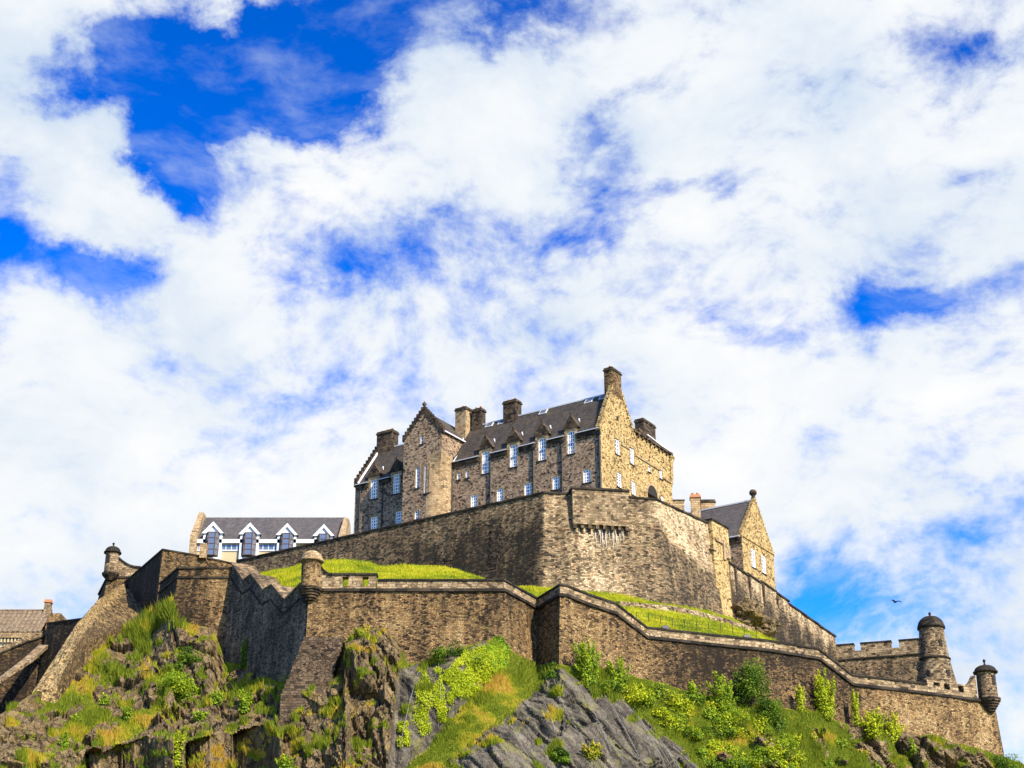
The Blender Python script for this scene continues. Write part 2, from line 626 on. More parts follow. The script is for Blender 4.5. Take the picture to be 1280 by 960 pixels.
M_rubble = masonry("brown_rubble_stone", PINK, (.085, .06, .04), .34, .19, .9, .35, seed=1, contrast=1.25, streak=.25)
M_sunlit = masonry("sunlit_rubble_stone", [(p, tuple(c * .95 for c in q)) for p, q in GOLD], (.14, .095, .045), .36, .20, .9, .28, seed=2, contrast=1.15, streak=.2)  # rubble brightened and yellowed for sunlit gables: sunlight put into the colour
M_upper = masonry("upper_curtain_stone", [(p, tuple(c * k for c, k in zip(q, (1.0, .95, .82)))) for p, q in GREYW], (.055, .042, .027), .44, .19, .25, .70, seed=3, contrast=1.1, streak=.9)
M_lower = masonry("lower_curtain_stone", [(p, tuple(c * k for c, k in zip(q, (.64, .58, .45)))) for p, q in WARM], (.052, .036, .020), .34, .165, .5, 1.0, moss=.35, seed=4, contrast=1.1, streak=.9)
M_dark = masonry("dark_curtain_stone", [(p, tuple(c * 1.25 for c in q)) for p, q in GREYW], (.04, .032, .024), .36, .17, .3, .7, seed=5, contrast=.85, streak=.8)
M_parapet = masonry("parapet_stone", [(.10, (.028, .021, .014)), (.32, (.10, .072, .040)), (.54, (.23, .165, .092)), (.78, (.39, .295, .175)), (1, (.55, .44, .29))], (.12, .09, .055), .6, .30, .25, .6, seed=6)
M_ashlar = masonry("dressed_stone", [(.10, (.10, .07, .04)), (.35, (.24, .165, .085)), (.6, (.38, .275, .15)), (1, (.56, .44, .27))], (.17, .125, .075), .55, .28, .25, .5, seed=7, contrast=.9)
M_soot = masonry("sooty_stone", [(.15, (.010, .008, .007)), (.4, (.030, .022, .016)), (.65, (.085, .060, .036)), (1, (.28, .19, .10))], (.04, .03, .022), .6, .3, .1, .6, seed=8)
M_coping = masonry("dark_coping_stone", [(.15, (.008, .007, .006)), (.5, (.022, .018, .014)), (1, (.09, .07, .045))], (.02, .016, .012), 1.2, .6, .05, .5, moss=.25, seed=9)
M_pale = masonry("pale_buttress_stone", [(p, tuple(c * .72 for c in q)) for p, q in GOLD], (.14, .10, .055), .42, .24, .9, .5, seed=10, contrast=1.5)
M_step = masonry("red_brown_buttress_stone", [(.12, (.012, .009, .007)), (.35, (.043, .030, .019)), (.6, (.105, .073, .044)), (1, (.23, .165, .10))], (.03, .022, .014), .5, .26, .3, .5, seed=12)


def plain(name, col, rough=.6, noise=.15, scale=3.0, spec=.3, metallic=0.0):
    m, N, b = new_mat(name)
    tcn = N.n('ShaderNodeTexCoord').outputs['Object']
    nz = N.noise(tcn, scale, 4, .6)
    k = N.math('ADD', 1 - noise, N.math('MULTIPLY', nz, 2 * noise))
    N.set(b.inputs['Base Color'], N.mix(1, col, k, 'MULTIPLY'))
    b.inputs['Roughness'].default_value = rough
    b.inputs['Specular IOR Level'].default_value = spec
    b.inputs['Metallic'].default_value = metallic
    return m


M_white = plain("white_paint", (.86, .86, .84), .5, .05)
M_lead = plain("pale_lead", (.46, .47, .49), .5, .12)
M_pipe = plain("black_iron", (.012, .012, .013), .5, .2)
M_brown = plain("brown_timber", (.10, .055, .035), .6, .2)
M_ochre = plain("ochre_harling", (.42, .34, .20), .9, .12, .8)
M_blueglass = None
M_terracotta = plain("terracotta", (.38, .17, .08), .8, .2)
M_darkhole = plain("opening_shade", (.02, .017, .014), .9, .2)  # near-black stand-in for the shade inside slits, loopholes and arch
M_lime = plain("white_lime", (.36, .33, .27), .9, .15, 6)
M_render = plain("weathered_white_render", (.60, .62, .64), .7, .12, 1.2)
M_flash = plain("white_lead_flashing", (.68, .68, .69), .5, .1)
M_cable = plain("galvanised_steel", (.22, .21, .19), .5, .2)
M_lamp = plain("black_metal", (.01, .011, .014), .35, .1)
M_feather = plain("dark_feather", (.03, .028, .028), .8, .2)
M_bark = plain("brown_bark", (.06, .042, .028), .95, .3, 6)


def glass_mat(name, col, refl):
    m, N, b = new_mat(name)
    N.set(b.inputs['Base Color'], col)
    b.inputs['Roughness'].default_value = .06
    b.inputs['Specular IOR Level'].default_value = .6
    g = N.n('ShaderNodeBsdfGlossy')
    g.inputs['Roughness'].default_value = .05
    N.set(g.inputs['Color'], (.85, .9, 1.0))
    tcn = N.n('ShaderNodeTexCoord').outputs['Object']
    bp = N.n('ShaderNodeBump'); bp.inputs['Strength'].default_value = .25; bp.inputs['Distance'].default_value = .05
    N.set(bp.inputs['Height'], N.noise(tcn, 1.5, 2, .5))
    N.set(g.inputs['Normal'], bp.outputs[0])
    ms = N.n('ShaderNodeMixShader'); ms.inputs[0].default_value = refl
    out = [n for n in m.node_tree.nodes if n.type == 'OUTPUT_MATERIAL'][0]
    m.node_tree.links.new(b.outputs[0], ms.inputs[1])
    m.node_tree.links.new(g.outputs[0], ms.inputs[2])
    m.node_tree.links.new(ms.outputs[0], out.inputs[0])
    return m


M_glass = glass_mat("old_window_glass", (.05, .06, .07), .22)
M_blueglass = glass_mat("blue_window_glass", (.10, .12, .14), .06)


def slate_mat(name, c0, c1, moss, w=.35, h=.22):
    m, N, b = new_mat(name)
    uv = N.n('ShaderNodeUVMap').outputs[0]
    br = N.n('ShaderNodeTexBrick')
    N.set(br.inputs['Vector'], uv)
    N.set(br.inputs['Color1'], (0, 0, 0)); N.set(br.inputs['Color2'], (1, 1, 1)); N.set(br.inputs['Mortar'], (0, 0, 0))
    br.inputs['Scale'].default_value = 1
    br.inputs['Mortar Size'].default_value = .02
    br.inputs['Brick Width'].default_value = w
    br.inputs['Row Height'].default_value = h
    gr = N.noise(uv, 1.2, 5, .65)
    st = N.noise(N.vmath('MULTIPLY', uv, (1.2, .2, 1)), 1.0, 4, .6)
    v = N.math('ADD', N.math('MULTIPLY', br.outputs['Color'], .35), N.math('ADD', N.math('MULTIPLY', gr, .55), N.math('MULTIPLY', N.math('SUBTRACT', st, .5), .5)))
    col = N.mix(N.smooth(v, .15, .95), c0, c1)
    col = N.mix(N.smooth(N.noise(uv, .35, 5, .6), .5, .75, 0, moss), col, (.12, .085, .03))
    N.set(b.inputs['Base Color'], col)
    b.inputs['Roughness'].default_value = .75
    b.inputs['Specular IOR Level'].default_value = .25
    bump(N, b, N.math('ADD', N.math('MULTIPLY', br.outputs['Color'], .5), N.math('MULTIPLY', br.outputs['Fac'], -.6)), .6, .04)
    return m


M_slate = slate_mat("brown_slate", (.028, .024, .020), (.100, .083, .062), .32)
M_slate2 = slate_mat("grey_slate", (.050, .046, .046), (.125, .112, .105), .15)


def pantile_mat():
    m, N, b = new_mat("stone_roof_tile")
    uv = N.n('ShaderNodeUVMap').outputs[0]
    gr = N.noise(uv, 1.6, 5, .65)
    big = N.noise(uv, .5, 4, .6)
    v = N.math('ADD', N.math('MULTIPLY', gr, .6), N.math('MULTIPLY', big, .4))
    N.set(b.inputs['Base Color'], N.ramp(v, [(.3, (.045, .032, .022)), (.5, (.15, .11, .07)), (.7, (.34, .26, .15))]))
    return m


M_tile = pantile_mat()


def leaf_mat(name, cols, transl=.35):
    """foliage; the tint attribute varies from leaf to leaf"""
    m, N, b = new_mat(name)
    at = N.n('ShaderNodeAttribute', attribute_name='tint').outputs['Fac']
    col = N.ramp(at, [(i / (len(cols) - 1), tuple(min(.6, x * 1.22) for x in c)) for i, c in enumerate(cols)])
    N.set(b.inputs['Base Color'], col)
    b.inputs['Roughness'].default_value = .65
    t = N.n('ShaderNodeBsdfTranslucent')
    N.set(t.inputs['Color'], N.mix(1, col, (1.25, 1.15, .5), 'MULTIPLY'))
    ms = N.n('ShaderNodeMixShader'); ms.inputs[0].default_value = transl
    out = [n for n in m.node_tree.nodes if n.type == 'OUTPUT_MATERIAL'][0]
    m.node_tree.links.new(b.outputs[0], ms.inputs[1])
    m.node_tree.links.new(t.outputs[0], ms.inputs[2])
    m.node_tree.links.new(ms.outputs[0], out.inputs[0])
    return m


M_leaf = leaf_mat("bright_leaf", [(.055, .10, .006), (.12, .20, .010), (.21, .29, .012), (.32, .38, .02)])
M_leafd = leaf_mat("deep_green_leaf", [(.028, .06, .008), (.06, .12, .010), (.11, .18, .012), (.18, .25, .016)])
M_leafy = leaf_mat("yellow_green_leaf", [(.12, .16, .006), (.24, .31, .010), (.36, .40, .012), (.45, .45, .03)])
M_grass = leaf_mat("wild_grass", [(.07, .11, .008), (.15, .185, .010), (.26, .26, .012), (.36, .28, .03), (.38, .23, .04)], .3)


M_lawnblade = leaf_mat("lawn_blade", [(.10, .15, .006), (.21, .25, .007), (.34, .345, .010), (.40, .36, .02), (.40, .27, .03)], .3)


def lawn_mat():
    m, N, b = new_mat("mown_grass")
    tcn = N.n('ShaderNodeTexCoord').outputs['Object']
    a = N.noise(tcn, .35, 5, .6)
    f = N.noise(N.vmath('MULTIPLY', tcn, (1, .45, 1)), 2.2, 6, .75)
    v = N.math('ADD', N.math('MULTIPLY', a, .6), N.math('MULTIPLY', f, .4))
    N.set(b.inputs['Base Color'], N.ramp(v, [(.34, (.075, .095, .006)), (.45, (.16, .18, .007)), (.55, (.27, .265, .010)), (.66, (.34, .27, .025))]))
    bump(N, b, f, .7, .15)
    return m


M_lawn = lawn_mat()


def hill_mat():
    """bare rock and turf, chosen by the painted 'grass' attribute; 'net' marks the smooth meshed slabs"""
    m, N, b = new_mat("crag_and_turf")
    tcn = N.n('ShaderNodeTexCoord').outputs['Object']
    g = N.n('ShaderNodeAttribute', attribute_name='grass').outputs['Fac']
    net = N.n('ShaderNodeAttribute', attribute_name='net').outputs['Fac']
    wv = N.noise(tcn, .5, 3, .6, color=True)
    q = N.vmath('ADD', tcn, N.vmath('MULTIPLY', N.vmath('SUBTRACT', wv, (.5, .5, .5)), (1.6, 1.6, 1.6)))
    str_ = N.noise(N.vmath('MULTIPLY', q, (1.5, 1.0, .42)), 1.1, 8, .68)
    fine = N.noise(N.vmath('MULTIPLY', q, (1.6, 1.2, .8)), 3.2, 6, .7)
    big = N.noise(tcn, .22, 4, .6)
    v = N.math('ADD', N.math('MULTIPLY', str_, .55), N.math('ADD', N.math('MULTIPLY', fine, .33), N.math('MULTIPLY', big, .22)))
    rock = N.ramp(v, [(.35, (.011, .008, .005)), (.45, (.050, .035, .018)), (.54, (.130, .092, .045)), (.64, (.26, .19, .095)), (.80, (.45, .34, .185))])
    ve = N.n('ShaderNodeTexVoronoi', feature='DISTANCE_TO_EDGE')
    N.set(ve.inputs['Vector'], N.vmath('MULTIPLY', q, (1.2, .8, .5))); ve.inputs['Scale'].default_value = .8
    crack = N.smooth(ve.outputs['Distance'], .0, .05, 1, 0)
    rock = N.mix(N.math('MULTIPLY', crack, .65), rock, (.010, .008, .007))
    # smooth grey slab, with streaks down the fall line
    along = N.vmath('DOT_PRODUCT', q, (.50, -.50, -.71)); acr = N.vmath('DOT_PRODUCT', q, (.80, .05, .60)); dep = N.vmath('DOT_PRODUCT', q, (.3, .86, -.40))
    cv = N.n('ShaderNodeCombineXYZ'); N.set(cv.inputs[0], N.math('MULTIPLY', along, .16)); N.set(cv.inputs[1], acr); N.set(cv.inputs[2], N.math('MULTIPLY', dep, .5))
    sl = N.noise(cv.outputs[0], 1.1, 8, .70)
    sf = N.noise(tcn, 5.0, 4, .65)
    slab = N.ramp(N.math('ADD', N.math('MULTIPLY', sl, .7), N.math('MULTIPLY', sf, .3)),
                  [(.36, (.016, .014, .011)), (.46, (.058, .050, .038)), (.55, (.122, .106, .078)), (.64, (.20, .174, .128)), (.76, (.36, .32, .24))])
    alg = N.smooth(N.noise(tcn, .45, 5, .65), .52, .66, 0, .75)
    slab = N.mix(alg, slab, (.15, .14, .045))
    slab = N.mix(N.math('MULTIPLY', crack, .5), slab, (.014, .012, .010))
    rock = N.mix(net, rock, slab)
    och = N.smooth(N.noise(tcn, .55, 5, .65), .52, .68, 0, .72)
    rock = N.mix(N.math('MULTIPLY', och, N.math('SUBTRACT', 1.0, net)), rock, (.24, .165, .05))
    gn = N.noise(tcn, .6, 5, .65)
    gf = N.noise(tcn, 3.5, 4, .7)
    tv = N.math('ADD', N.math('MULTIPLY', gn, .6), N.math('MULTIPLY', gf, .4))
    turf = N.ramp(tv, [(.34, (.05, .07, .007)), (.47, (.12, .135, .010)), (.57, (.22, .20, .016)), (.68, (.31, .22, .03))])
    edge = N.smooth(N.math('ADD', g, N.math('MULTIPLY', N.math('SUBTRACT', gf, .5), .5)), .40, .56)
    N.set(b.inputs['Base Color'], N.mix(edge, rock, turf))
    hh = N.math('ADD', N.math('MULTIPLY', str_, 1.0), N.math('ADD', N.math('MULTIPLY', fine, .5), N.math('MULTIPLY', crack, -.35)))
    hh = N.mix(net, hh, N.math('ADD', N.math('MULTIPLY', sl, .5), N.math('MULTIPLY', sf, .2)))
    bump(N, b, hh, 1.0, .45)
    return m


M_hill = hill_mat()


def ground_mat():
    m, N, b = new_mat("park_grass")
    tcn = N.n('ShaderNodeTexCoord').outputs['Object']
    v = N.noise(tcn, .08, 6, .6)
    N.set(b.inputs['Base Color'], N.ramp(v, [(.35, (.035, .05, .012)), (.65, (.07, .085, .02))]))
    return m


M_ground = ground_mat()
# ------------------------------------------------------------------ ground and castle rock
mb = MB()
mb.face([(-4000, -1500, 0), (4000, -1500, 0), (4000, 6000, 0), (-4000, 6000, 0)])
tag(mb.build("ground", M_ground), kind="structure")

FOOT = [(-420, 1030, 148), (-260, 985, 150), (-60, 915, 157), (0, 893, 160), (40, 868, 164), (84, 829, 172), (109, 800, 181), (156, 778, 190), (198, 757, 184), (216, 751, 178),
        (219, 777, 176.4), (262, 787, 176.4), (283, 828, 175.5), (327, 835, 169.5), (357, 846, 164), (378, 852, 159.6), (428, 846, 158.8), (432, 800, 158.6), (455, 787, 158.3),
        (480, 786, 158.3), (500, 815, 158.6), (510, 831, 158.8), (540, 827, 158.8), (560, 815, 158.6), (604, 803, 158.2), (625, 797, 158.6), (642, 815, 160.5), (660, 828, 163.2), (672, 832, 164.6),
        (690, 831, 162), (700, 830, 160), (715, 833, 161), (770, 842, 163.6), (809, 850, 166), (860, 864, 167.5), (900, 874, 168.5), (960, 884, 170.5), (1000, 889, 172.5), (1040, 899, 175),
        (1066, 907, 176.5), (1110, 914, 178.5), (1160, 922, 180.6), (1225, 936, 184.4), (1256, 947, 186.5), (1300, 964, 190), (1400, 1000, 195), (1700, 1090, 215)]
BOT = [(-420, 138), (0, 143), (200, 146), (330, 148), (420, 150.5), (520, 149), (640, 147), (760, 150), (900, 156), (1050, 165), (1200, 176), (1300, 183), (1400, 190), (1700, 210)]
PYB = 1016.0
fx = np.array([f[0] for f in FOOT], float)
tx = np.arange(-400, 1640, 2.0)
f_py = np.interp(tx, fx, [f[1] for f in FOOT]); f_Y = np.interp(tx, fx, [f[2] for f in FOOT])
b_Y = np.interp(tx, [q[0] for q in BOT], [q[1] for q in BOT])
NR = 150
s_ = np.linspace(0, 1, NR)
PX = np.repeat(tx[None, :], NR, 0)
bot_py = np.maximum(PYB, f_py + 60)
PYg = f_py[None, :] + (bot_py - f_py)[None, :] * s_[:, None]
ker = np.exp(-.5 * (np.arange(-60, 61) / 20.0) ** 2); ker /= ker.sum()
f_Ys = np.convolve(np.pad(f_Y, 60, mode='edge'), ker, 'valid')
wS = sstep(.02, .30, s_)[:, None]
fe = f_Y[None, :] * (1 - wS) + f_Ys[None, :] * wS
YY = fe + (b_Y[None, :] - fe) * (s_[:, None] ** 1.05)

CRAG = [(420, 806), (438, 798), (455, 784), (482, 782), (502, 815), (497, 880), (492, 960), (486, 1030), (420, 1030), (412, 960), (424, 895)]
SLAB1 = [(497, 836), (520, 829), (566, 815), (606, 801), (622, 806), (628, 840), (594, 880), (560, 905), (528, 945), (500, 975), (482, 975), (490, 900)]
SLAB2 = [(520, 990), (583, 930), (625, 900), (656, 873), (672, 850), (690, 838), (703, 834), (718, 846), (745, 857), (772, 871), (797, 888), (822, 912), (850, 935), (885, 962), (900, 1030), (500, 1030)]
GULLY = [(500, 1030), (512, 952), (560, 915), (600, 886), (640, 848), (665, 832), (690, 832), (680, 848), (660, 868), (626, 898), (585, 928), (520, 985)]
O1 = [(110, 938), (150, 928), (182, 916), (232, 922), (238, 1030), (106, 1030)]
O2 = [(234, 926), (262, 912), (286, 900), (316, 892), (346, 893), (352, 930), (350, 1030), (236, 1030)]
RIGHTROCK = [[(1050, 905), (1075, 900), (1110, 935), (1135, 985), (1100, 985), (1075, 940)], [(1108, 915), (1145, 918), (1190, 950), (1230, 990), (1150, 990), (1130, 945)],
             [(1005, 905), (1030, 915), (1050, 950), (1030, 950)], [(945, 930), (965, 930), (985, 990), (950, 990)], [(1180, 930), (1225, 938), (1260, 975), (1215, 975)],
             [(880, 950), (905, 945), (925, 990), (880, 990)]]
LEFTROCK = [[(182, 796), (232, 786), (262, 800), (282, 840), (262, 862), (215, 842), (186, 830)], [(110, 812), (160, 800), (186, 830), (190, 880), (140, 900), (105, 870)],
            [(215, 888), (300, 870), (330, 880), (300, 905), (240, 922), (180, 915)], [(330, 862), (420, 850), (428, 900), (416, 1000), (350, 1000), (345, 890)],
            [(-400, 960), (40, 880), (75, 900), (40, 965), (-40, 1000), (-400, 1000)], [(52, 900), (92, 872), (120, 880), (88, 905), (60, 920)]]
sd_crag = poly_sd(PX, PYg, CRAG); sd_s1 = poly_sd(PX, PYg, SLAB1); sd_s2 = poly_sd(PX, PYg, SLAB2)
sd_g = poly_sd(PX, PYg, GULLY); sd_o1 = poly_sd(PX, PYg, O1); sd_o2 = poly_sd(PX, PYg, O2)
wob = (fbm(np.stack([PX.ravel() / 22, PYg.ravel() / 22, 0 * PX.ravel()], 1), 4, 3).reshape(PX.shape) - .5) * 26
rr = np.full(PX.shape, -1e9)
for q in RIGHTROCK: rr = np.maximum(rr, poly_sd(PX, PYg, q))
lr = np.full(PX.shape, -1e9)
for q in LEFTROCK: lr = np.maximum(lr, poly_sd(PX, PYg, q))
net = np.maximum(sstep(-1, 3, sd_s1 + wob * .12), sstep(-1, 3, sd_s2 + wob * .15)) * (1 - sstep(0, 6, sd_g + wob * .3))
rockm = np.maximum.reduce([sstep(-4, 4, sd_crag + wob * .3), net, sstep(-4, 3, sd_o1 + wob * .4), sstep(-4, 3, sd_o2 + wob * .4), sstep(-5, 5, rr + wob * .9), sstep(-6, 6, lr + wob * 1.2)])
# diagonal streaks of turf and stone over the left slope and the right slope
lx = PX.ravel(); ly = PYg.ravel()
rot = lambda a: (lx * math.cos(a) + ly * math.sin(a), -lx * math.sin(a) + ly * math.cos(a))
ua, va = rot(R(-38)); ub, vb = rot(R(40))
stL = fbm(np.stack([ua / 60, va / 17, 0 * ua + 3], 1), 5, 31, .6).reshape(PX.shape)
stR = fbm(np.stack([ub / 60, vb / 15, 0 * ub + 9], 1), 5, 41, .6).reshape(PX.shape)
left = 1 - sstep(380, 440, PX)
speck = left * sstep(.50, .55, stL) * .95 + sstep(880, 960, PX) * sstep(.57, .63, stR) * sstep(0, 30, PYg - f_py[None, :] - 14)
rockm = np.clip(np.maximum(rockm, speck), 0, 1)
grassm = 1 - rockm
# white-lipped ledge of turf on the crag
ledge = sstep(.60, .68, fbm(np.stack([PX.ravel() / 16, PYg.ravel() / 7, 0 * lx + 5], 1), 4, 77).reshape(PX.shape))
grassm = np.maximum(grassm, ledge * (1 - net) * .8 )

grassm = np.maximum(grassm, net * sstep(.62, .70, fbm(np.stack([lx / 24, ly / 12, 0 * lx + 8], 1), 4, 78).reshape(PX.shape)) * sstep(880, 850, PYg * 0 + PYg) * 0 + net * sstep(.64, .70, fbm(np.stack([lx / 24, ly / 12, 0 * lx + 8], 1), 4, 78).reshape(PX.shape)))
hump = 1.6 * sstep(-3, 7, sd_crag) + 2.3 * sstep(-4, 22, sd_s1) + 2.8 * sstep(-4, 30, sd_s2) + 3.6 * sstep(-2, 3, sd_o1 + wob * .25) + 4.4 * sstep(-2, 3, sd_o2 + wob * .25)
BASE = [(346, 856), (378, 850), (432, 848), (440, 900), (432, 1030), (340, 1030)]
hump = hump + 2.8 * sstep(-4, 6, poly_sd(PX, PYg, BASE) + wob * .3)
hump = hump - 1.0 * sstep(0, 20, sd_g) * sstep(0, .3, s_)[:, None]
YY = YY - hump * sstep(0.0, .10, s_)[:, None] - .8 * sstep(-6, 6, rr) - .9 * sstep(-8, 8, lr)
# cliff fronts at the bottom left: below the edge the rock drops sheer, each face turned to the left
for (x0_, x1_, edge, turn) in ((108, 233, [(108, 941), (150, 931), (182, 922), (233, 927)], 3.4), (234, 291, [(234, 929), (262, 921), (291, 914)], 3.0), (291, 352, [(291, 916), (320, 909), (346, 911), (352, 925)], 2.6)):
    for j in np.nonzero((tx >= x0_) & (tx <= x1_))[0]:
        ye = np.interp(tx[j], [e[0] for e in edge], [e[1] for e in edge]) + wob[60, j] * .12
        below = PYg[:, j] > ye
        if below.any():
            i0_ = int(np.argmax(below))
            YY[below, j] = YY[i0_ - 1, j] + .5 - turn * ((tx[j] - x0_) / (x1_ - x0_) - .5)
d0 = np.stack([(PX - CX) / (F * CP - (CY - PYg) * SP), np.ones_like(PX), ((CY - PYg) * CP + F * SP) / (F * CP - (CY - PYg) * SP)], -1)
W0 = d0 * YY[..., None] + np.array([0, 0, CAMZ])
q = W0.reshape(-1, 3)
# (blocky cliffs at the bottom left are set in the depth above)
# fractured rock: leaning blocks and ledges
qs = q @ np.array([[.92, .10, .38], [0, 1, 0], [-.38, .1, .92]]).T
warpq = np.stack([fbm(q * .35, 3, 51), fbm(q * .35, 3, 52), fbm(q * .35, 3, 53)], 1) - .5
c1, g1 = cells(qs * np.array([.38, .28, .085]) + warpq * .8, 60)
c2, g2 = cells(qs * np.array([1.1, .8, .26]) + warpq * 1.4, 70)
fr = fbm(qs * np.array([.9, .7, .2]), 5, 80, .55)
ridge = 1 - np.abs(fbm(qs * np.array([.30, .25, .14]), 4, 81) * 2 - 1)
disp_rock = (c1 - .5) * 2.2 + (c2 - .5) * .75 + (fr - .5) * .9 + (ridge - .6) * .8 - .5 * (g1 < .07) - .2 * (g2 < .06)
disp_soft = (fbm(q * .22, 4, 90) - .5) * 2.4 + (fbm(q * .9, 3, 91) - .5) * .55
e1 = np.array([.50, -.50, -.71]); e2 = np.array([.80, .05, .60]); e3 = np.array([.3, .86, -.40])
sp_ = np.stack([q @ e1 * .07, q @ e2 * .42, q @ e3 * .25], 1) + warpq * .35
c3, g3 = cells(sp_ * np.array([1.2, .9, .8]), 64)
st1 = fbm(sp_, 5, 95, .6)
calm1 = (1 - .65 * sstep(-4, 4, sd_s1)).ravel()
disp_slab = (st1 - .5) * 2.6 + (c3 - .5) * .8 + (np.abs(fbm(sp_ * 2.3, 3, 96) - .5) - .1) * -1.2 - .25 * (g3 < .05)
rk, nt = rockm.ravel(), net.ravel()
calm = 1 - .6 * np.maximum(sstep(-2, 4, sd_o1), sstep(-2, 4, sd_o2)).ravel()
softrock = 1 - .35 * (left.ravel() if hasattr(left, 'ravel') else left)
disp = disp_rock * calm * softrock * rk * (1 - nt) + disp_slab * calm1 * nt + disp_soft * (1 - rk)
fade = np.repeat(sstep(0, .09, s_)[:, None], PX.shape[1], 1).ravel()
disp = disp * (.15 + .85 * fade)
nrm = np.array([.12, -.86, .42]); nrm /= np.linalg.norm(nrm)
W1 = (q + disp[:, None] * nrm).reshape(W0.shape)
# rows above (tucked behind the wall feet) and below (down to the ground)
top0 = W1[0] + np.array([0, 5.0, 1.2]); top1 = W1[0] + np.array([0, 1.2, .45])
low = []
for k in range(1, 13):
    t = k / 12
    a = W1[-1].copy()
    a[:, 1] -= 46 * t ** 1.2 + 3 * t * fbm(np.stack([tx / 40, 0 * tx + k, 0 * tx], 1), 3, 99)
    a[:, 2] = W1[-1][:, 2] * (1 - t) ** 1.15 - .05 * t
    low.append(a)
ALLT = np.concatenate([[top0, top1], W1, low])
AG = np.concatenate([grassm[:1], grassm[:1], grassm, np.ones((12, len(tx)))])
AN = np.concatenate([net[:1], net[:1], net, np.zeros((12, len(tx)))])


def grid_mesh(name, G, mat, attrs, smooth=False):
    r, c = G.shape[:2]
    me = bpy.data.meshes.new(name)
    idx = np.arange(r * c).reshape(r, c)
    f = np.stack([idx[1:, :-1], idx[1:, 1:], idx[:-1, 1:], idx[:-1, :-1]], -1).reshape(-1, 4)
    me.vertices.add(r * c); me.vertices.foreach_set('co', G.reshape(-1).astype(np.float32))
    me.loops.add(len(f) * 4); me.loops.foreach_set('vertex_index', f.reshape(-1).astype(np.int32))
    me.polygons.add(len(f)); me.polygons.foreach_set('loop_start', (np.arange(len(f)) * 4).astype(np.int32))
    me.polygons.foreach_set('use_smooth', np.full(len(f), smooth))
    for k, v in attrs.items():
        a = me.attributes.new(k, 'FLOAT', 'POINT'); a.data.foreach_set('value', v.reshape(-1).astype(np.float32))
    me.materials.append(mat)
    me.update(); me.validate()
    o = bpy.data.objects.new(name, me); link(o)
    return o


tag(grid_mesh("castle_rock", ALLT, M_hill, {'grass': AG, 'net': AN}), kind="structure")


def terr(px, py):
    """point of the hillside seen at a picture point"""
    j = int(np.clip(round((px - tx[0]) / 2), 0, len(tx) - 1))
    s = (py - f_py[j]) / (bot_py[j] - f_py[j])
    i = int(np.clip(round(s * (NR - 1)), 0, NR - 1))
    return W1[i, j]


# ------------------------------------------------------------------ the grass bank between the curtains
CREST = [(292, 726, 186), (327, 717, 186), (377, 706, 184), (403, 701, 183), (431, 699.6, 182), (460, 702, 182), (474, 708, 181), (501, 707, 181), (550, 708, 181), (572, 712, 182),
         (599, 723, 184), (620, 733, 186.5), (654, 735, 187.2), (688, 735, 186.6), (733, 741, 186.5), (774, 744, 187.5), (805, 749, 188.6), (840, 753, 191), (877, 760, 196), (910, 771, 200),
         (935, 784, 203), (960, 797, 207), (985, 809, 210), (1040, 835, 224)]
LOWB = [(292, 748, 181), (340, 748, 171), (385, 748, 162.6), (630, 742, 162), (672, 768, 168.3), (700, 750, 163.6), (770, 774, 167), (809, 803, 169.2), (960, 819, 174.2), (985, 824, 176), (1040, 850, 180)]
bx = np.arange(292, 1038, 3.0)
ip = lambda L, k: np.interp(bx, [a[0] for a in L], [a[k] for a in L])
c_py, c_Y, l_py, l_Y = ip(CREST, 1), ip(CREST, 2), ip(LOWB, 1), ip(LOWB, 2)
NB = 34
sb = np.linspace(0, 1, NB)
bpy_ = l_py[None] + (c_py - l_py)[None] * sb[:, None]
bY = l_Y[None] + (c_Y - l_Y)[None] * sb[:, None]
BX = np.repeat(bx[None], NB, 0)
den = F * CP - (CY - bpy_) * SP
BW = np.stack([(BX - CX) / den, np.ones_like(BX), ((CY - bpy_) * CP + F * SP) / den], -1) * bY[..., None] + np.array([0, 0, CAMZ])
bn = fbm(BW.reshape(-1, 3) * .5, 4, 120).reshape(BX.shape) - .5
BW[1:-1, :, 2] += bn[1:-1] * .35
BW[-1, :, 2] += (bn[-1]) * .2
back = BW[-1] + np.array([0, 14.0, -.6])
front = BW[0] + np.array([0, -1.5, -.4])
BANK = np.concatenate([[front], BW, [back]])[::-1]
tag(grid_mesh("grass_bank", BANK, M_lawn, {}, True), kind="structure")


def bank(px, py):
    j = int(np.clip(round((px - bx[0]) / 3), 0, len(bx) - 1))
    s = (py - l_py[j]) / (c_py[j] - l_py[j])
    i = int(np.clip(round(s * (NB - 1)), 0, NB - 1))
    return BW[i, j]


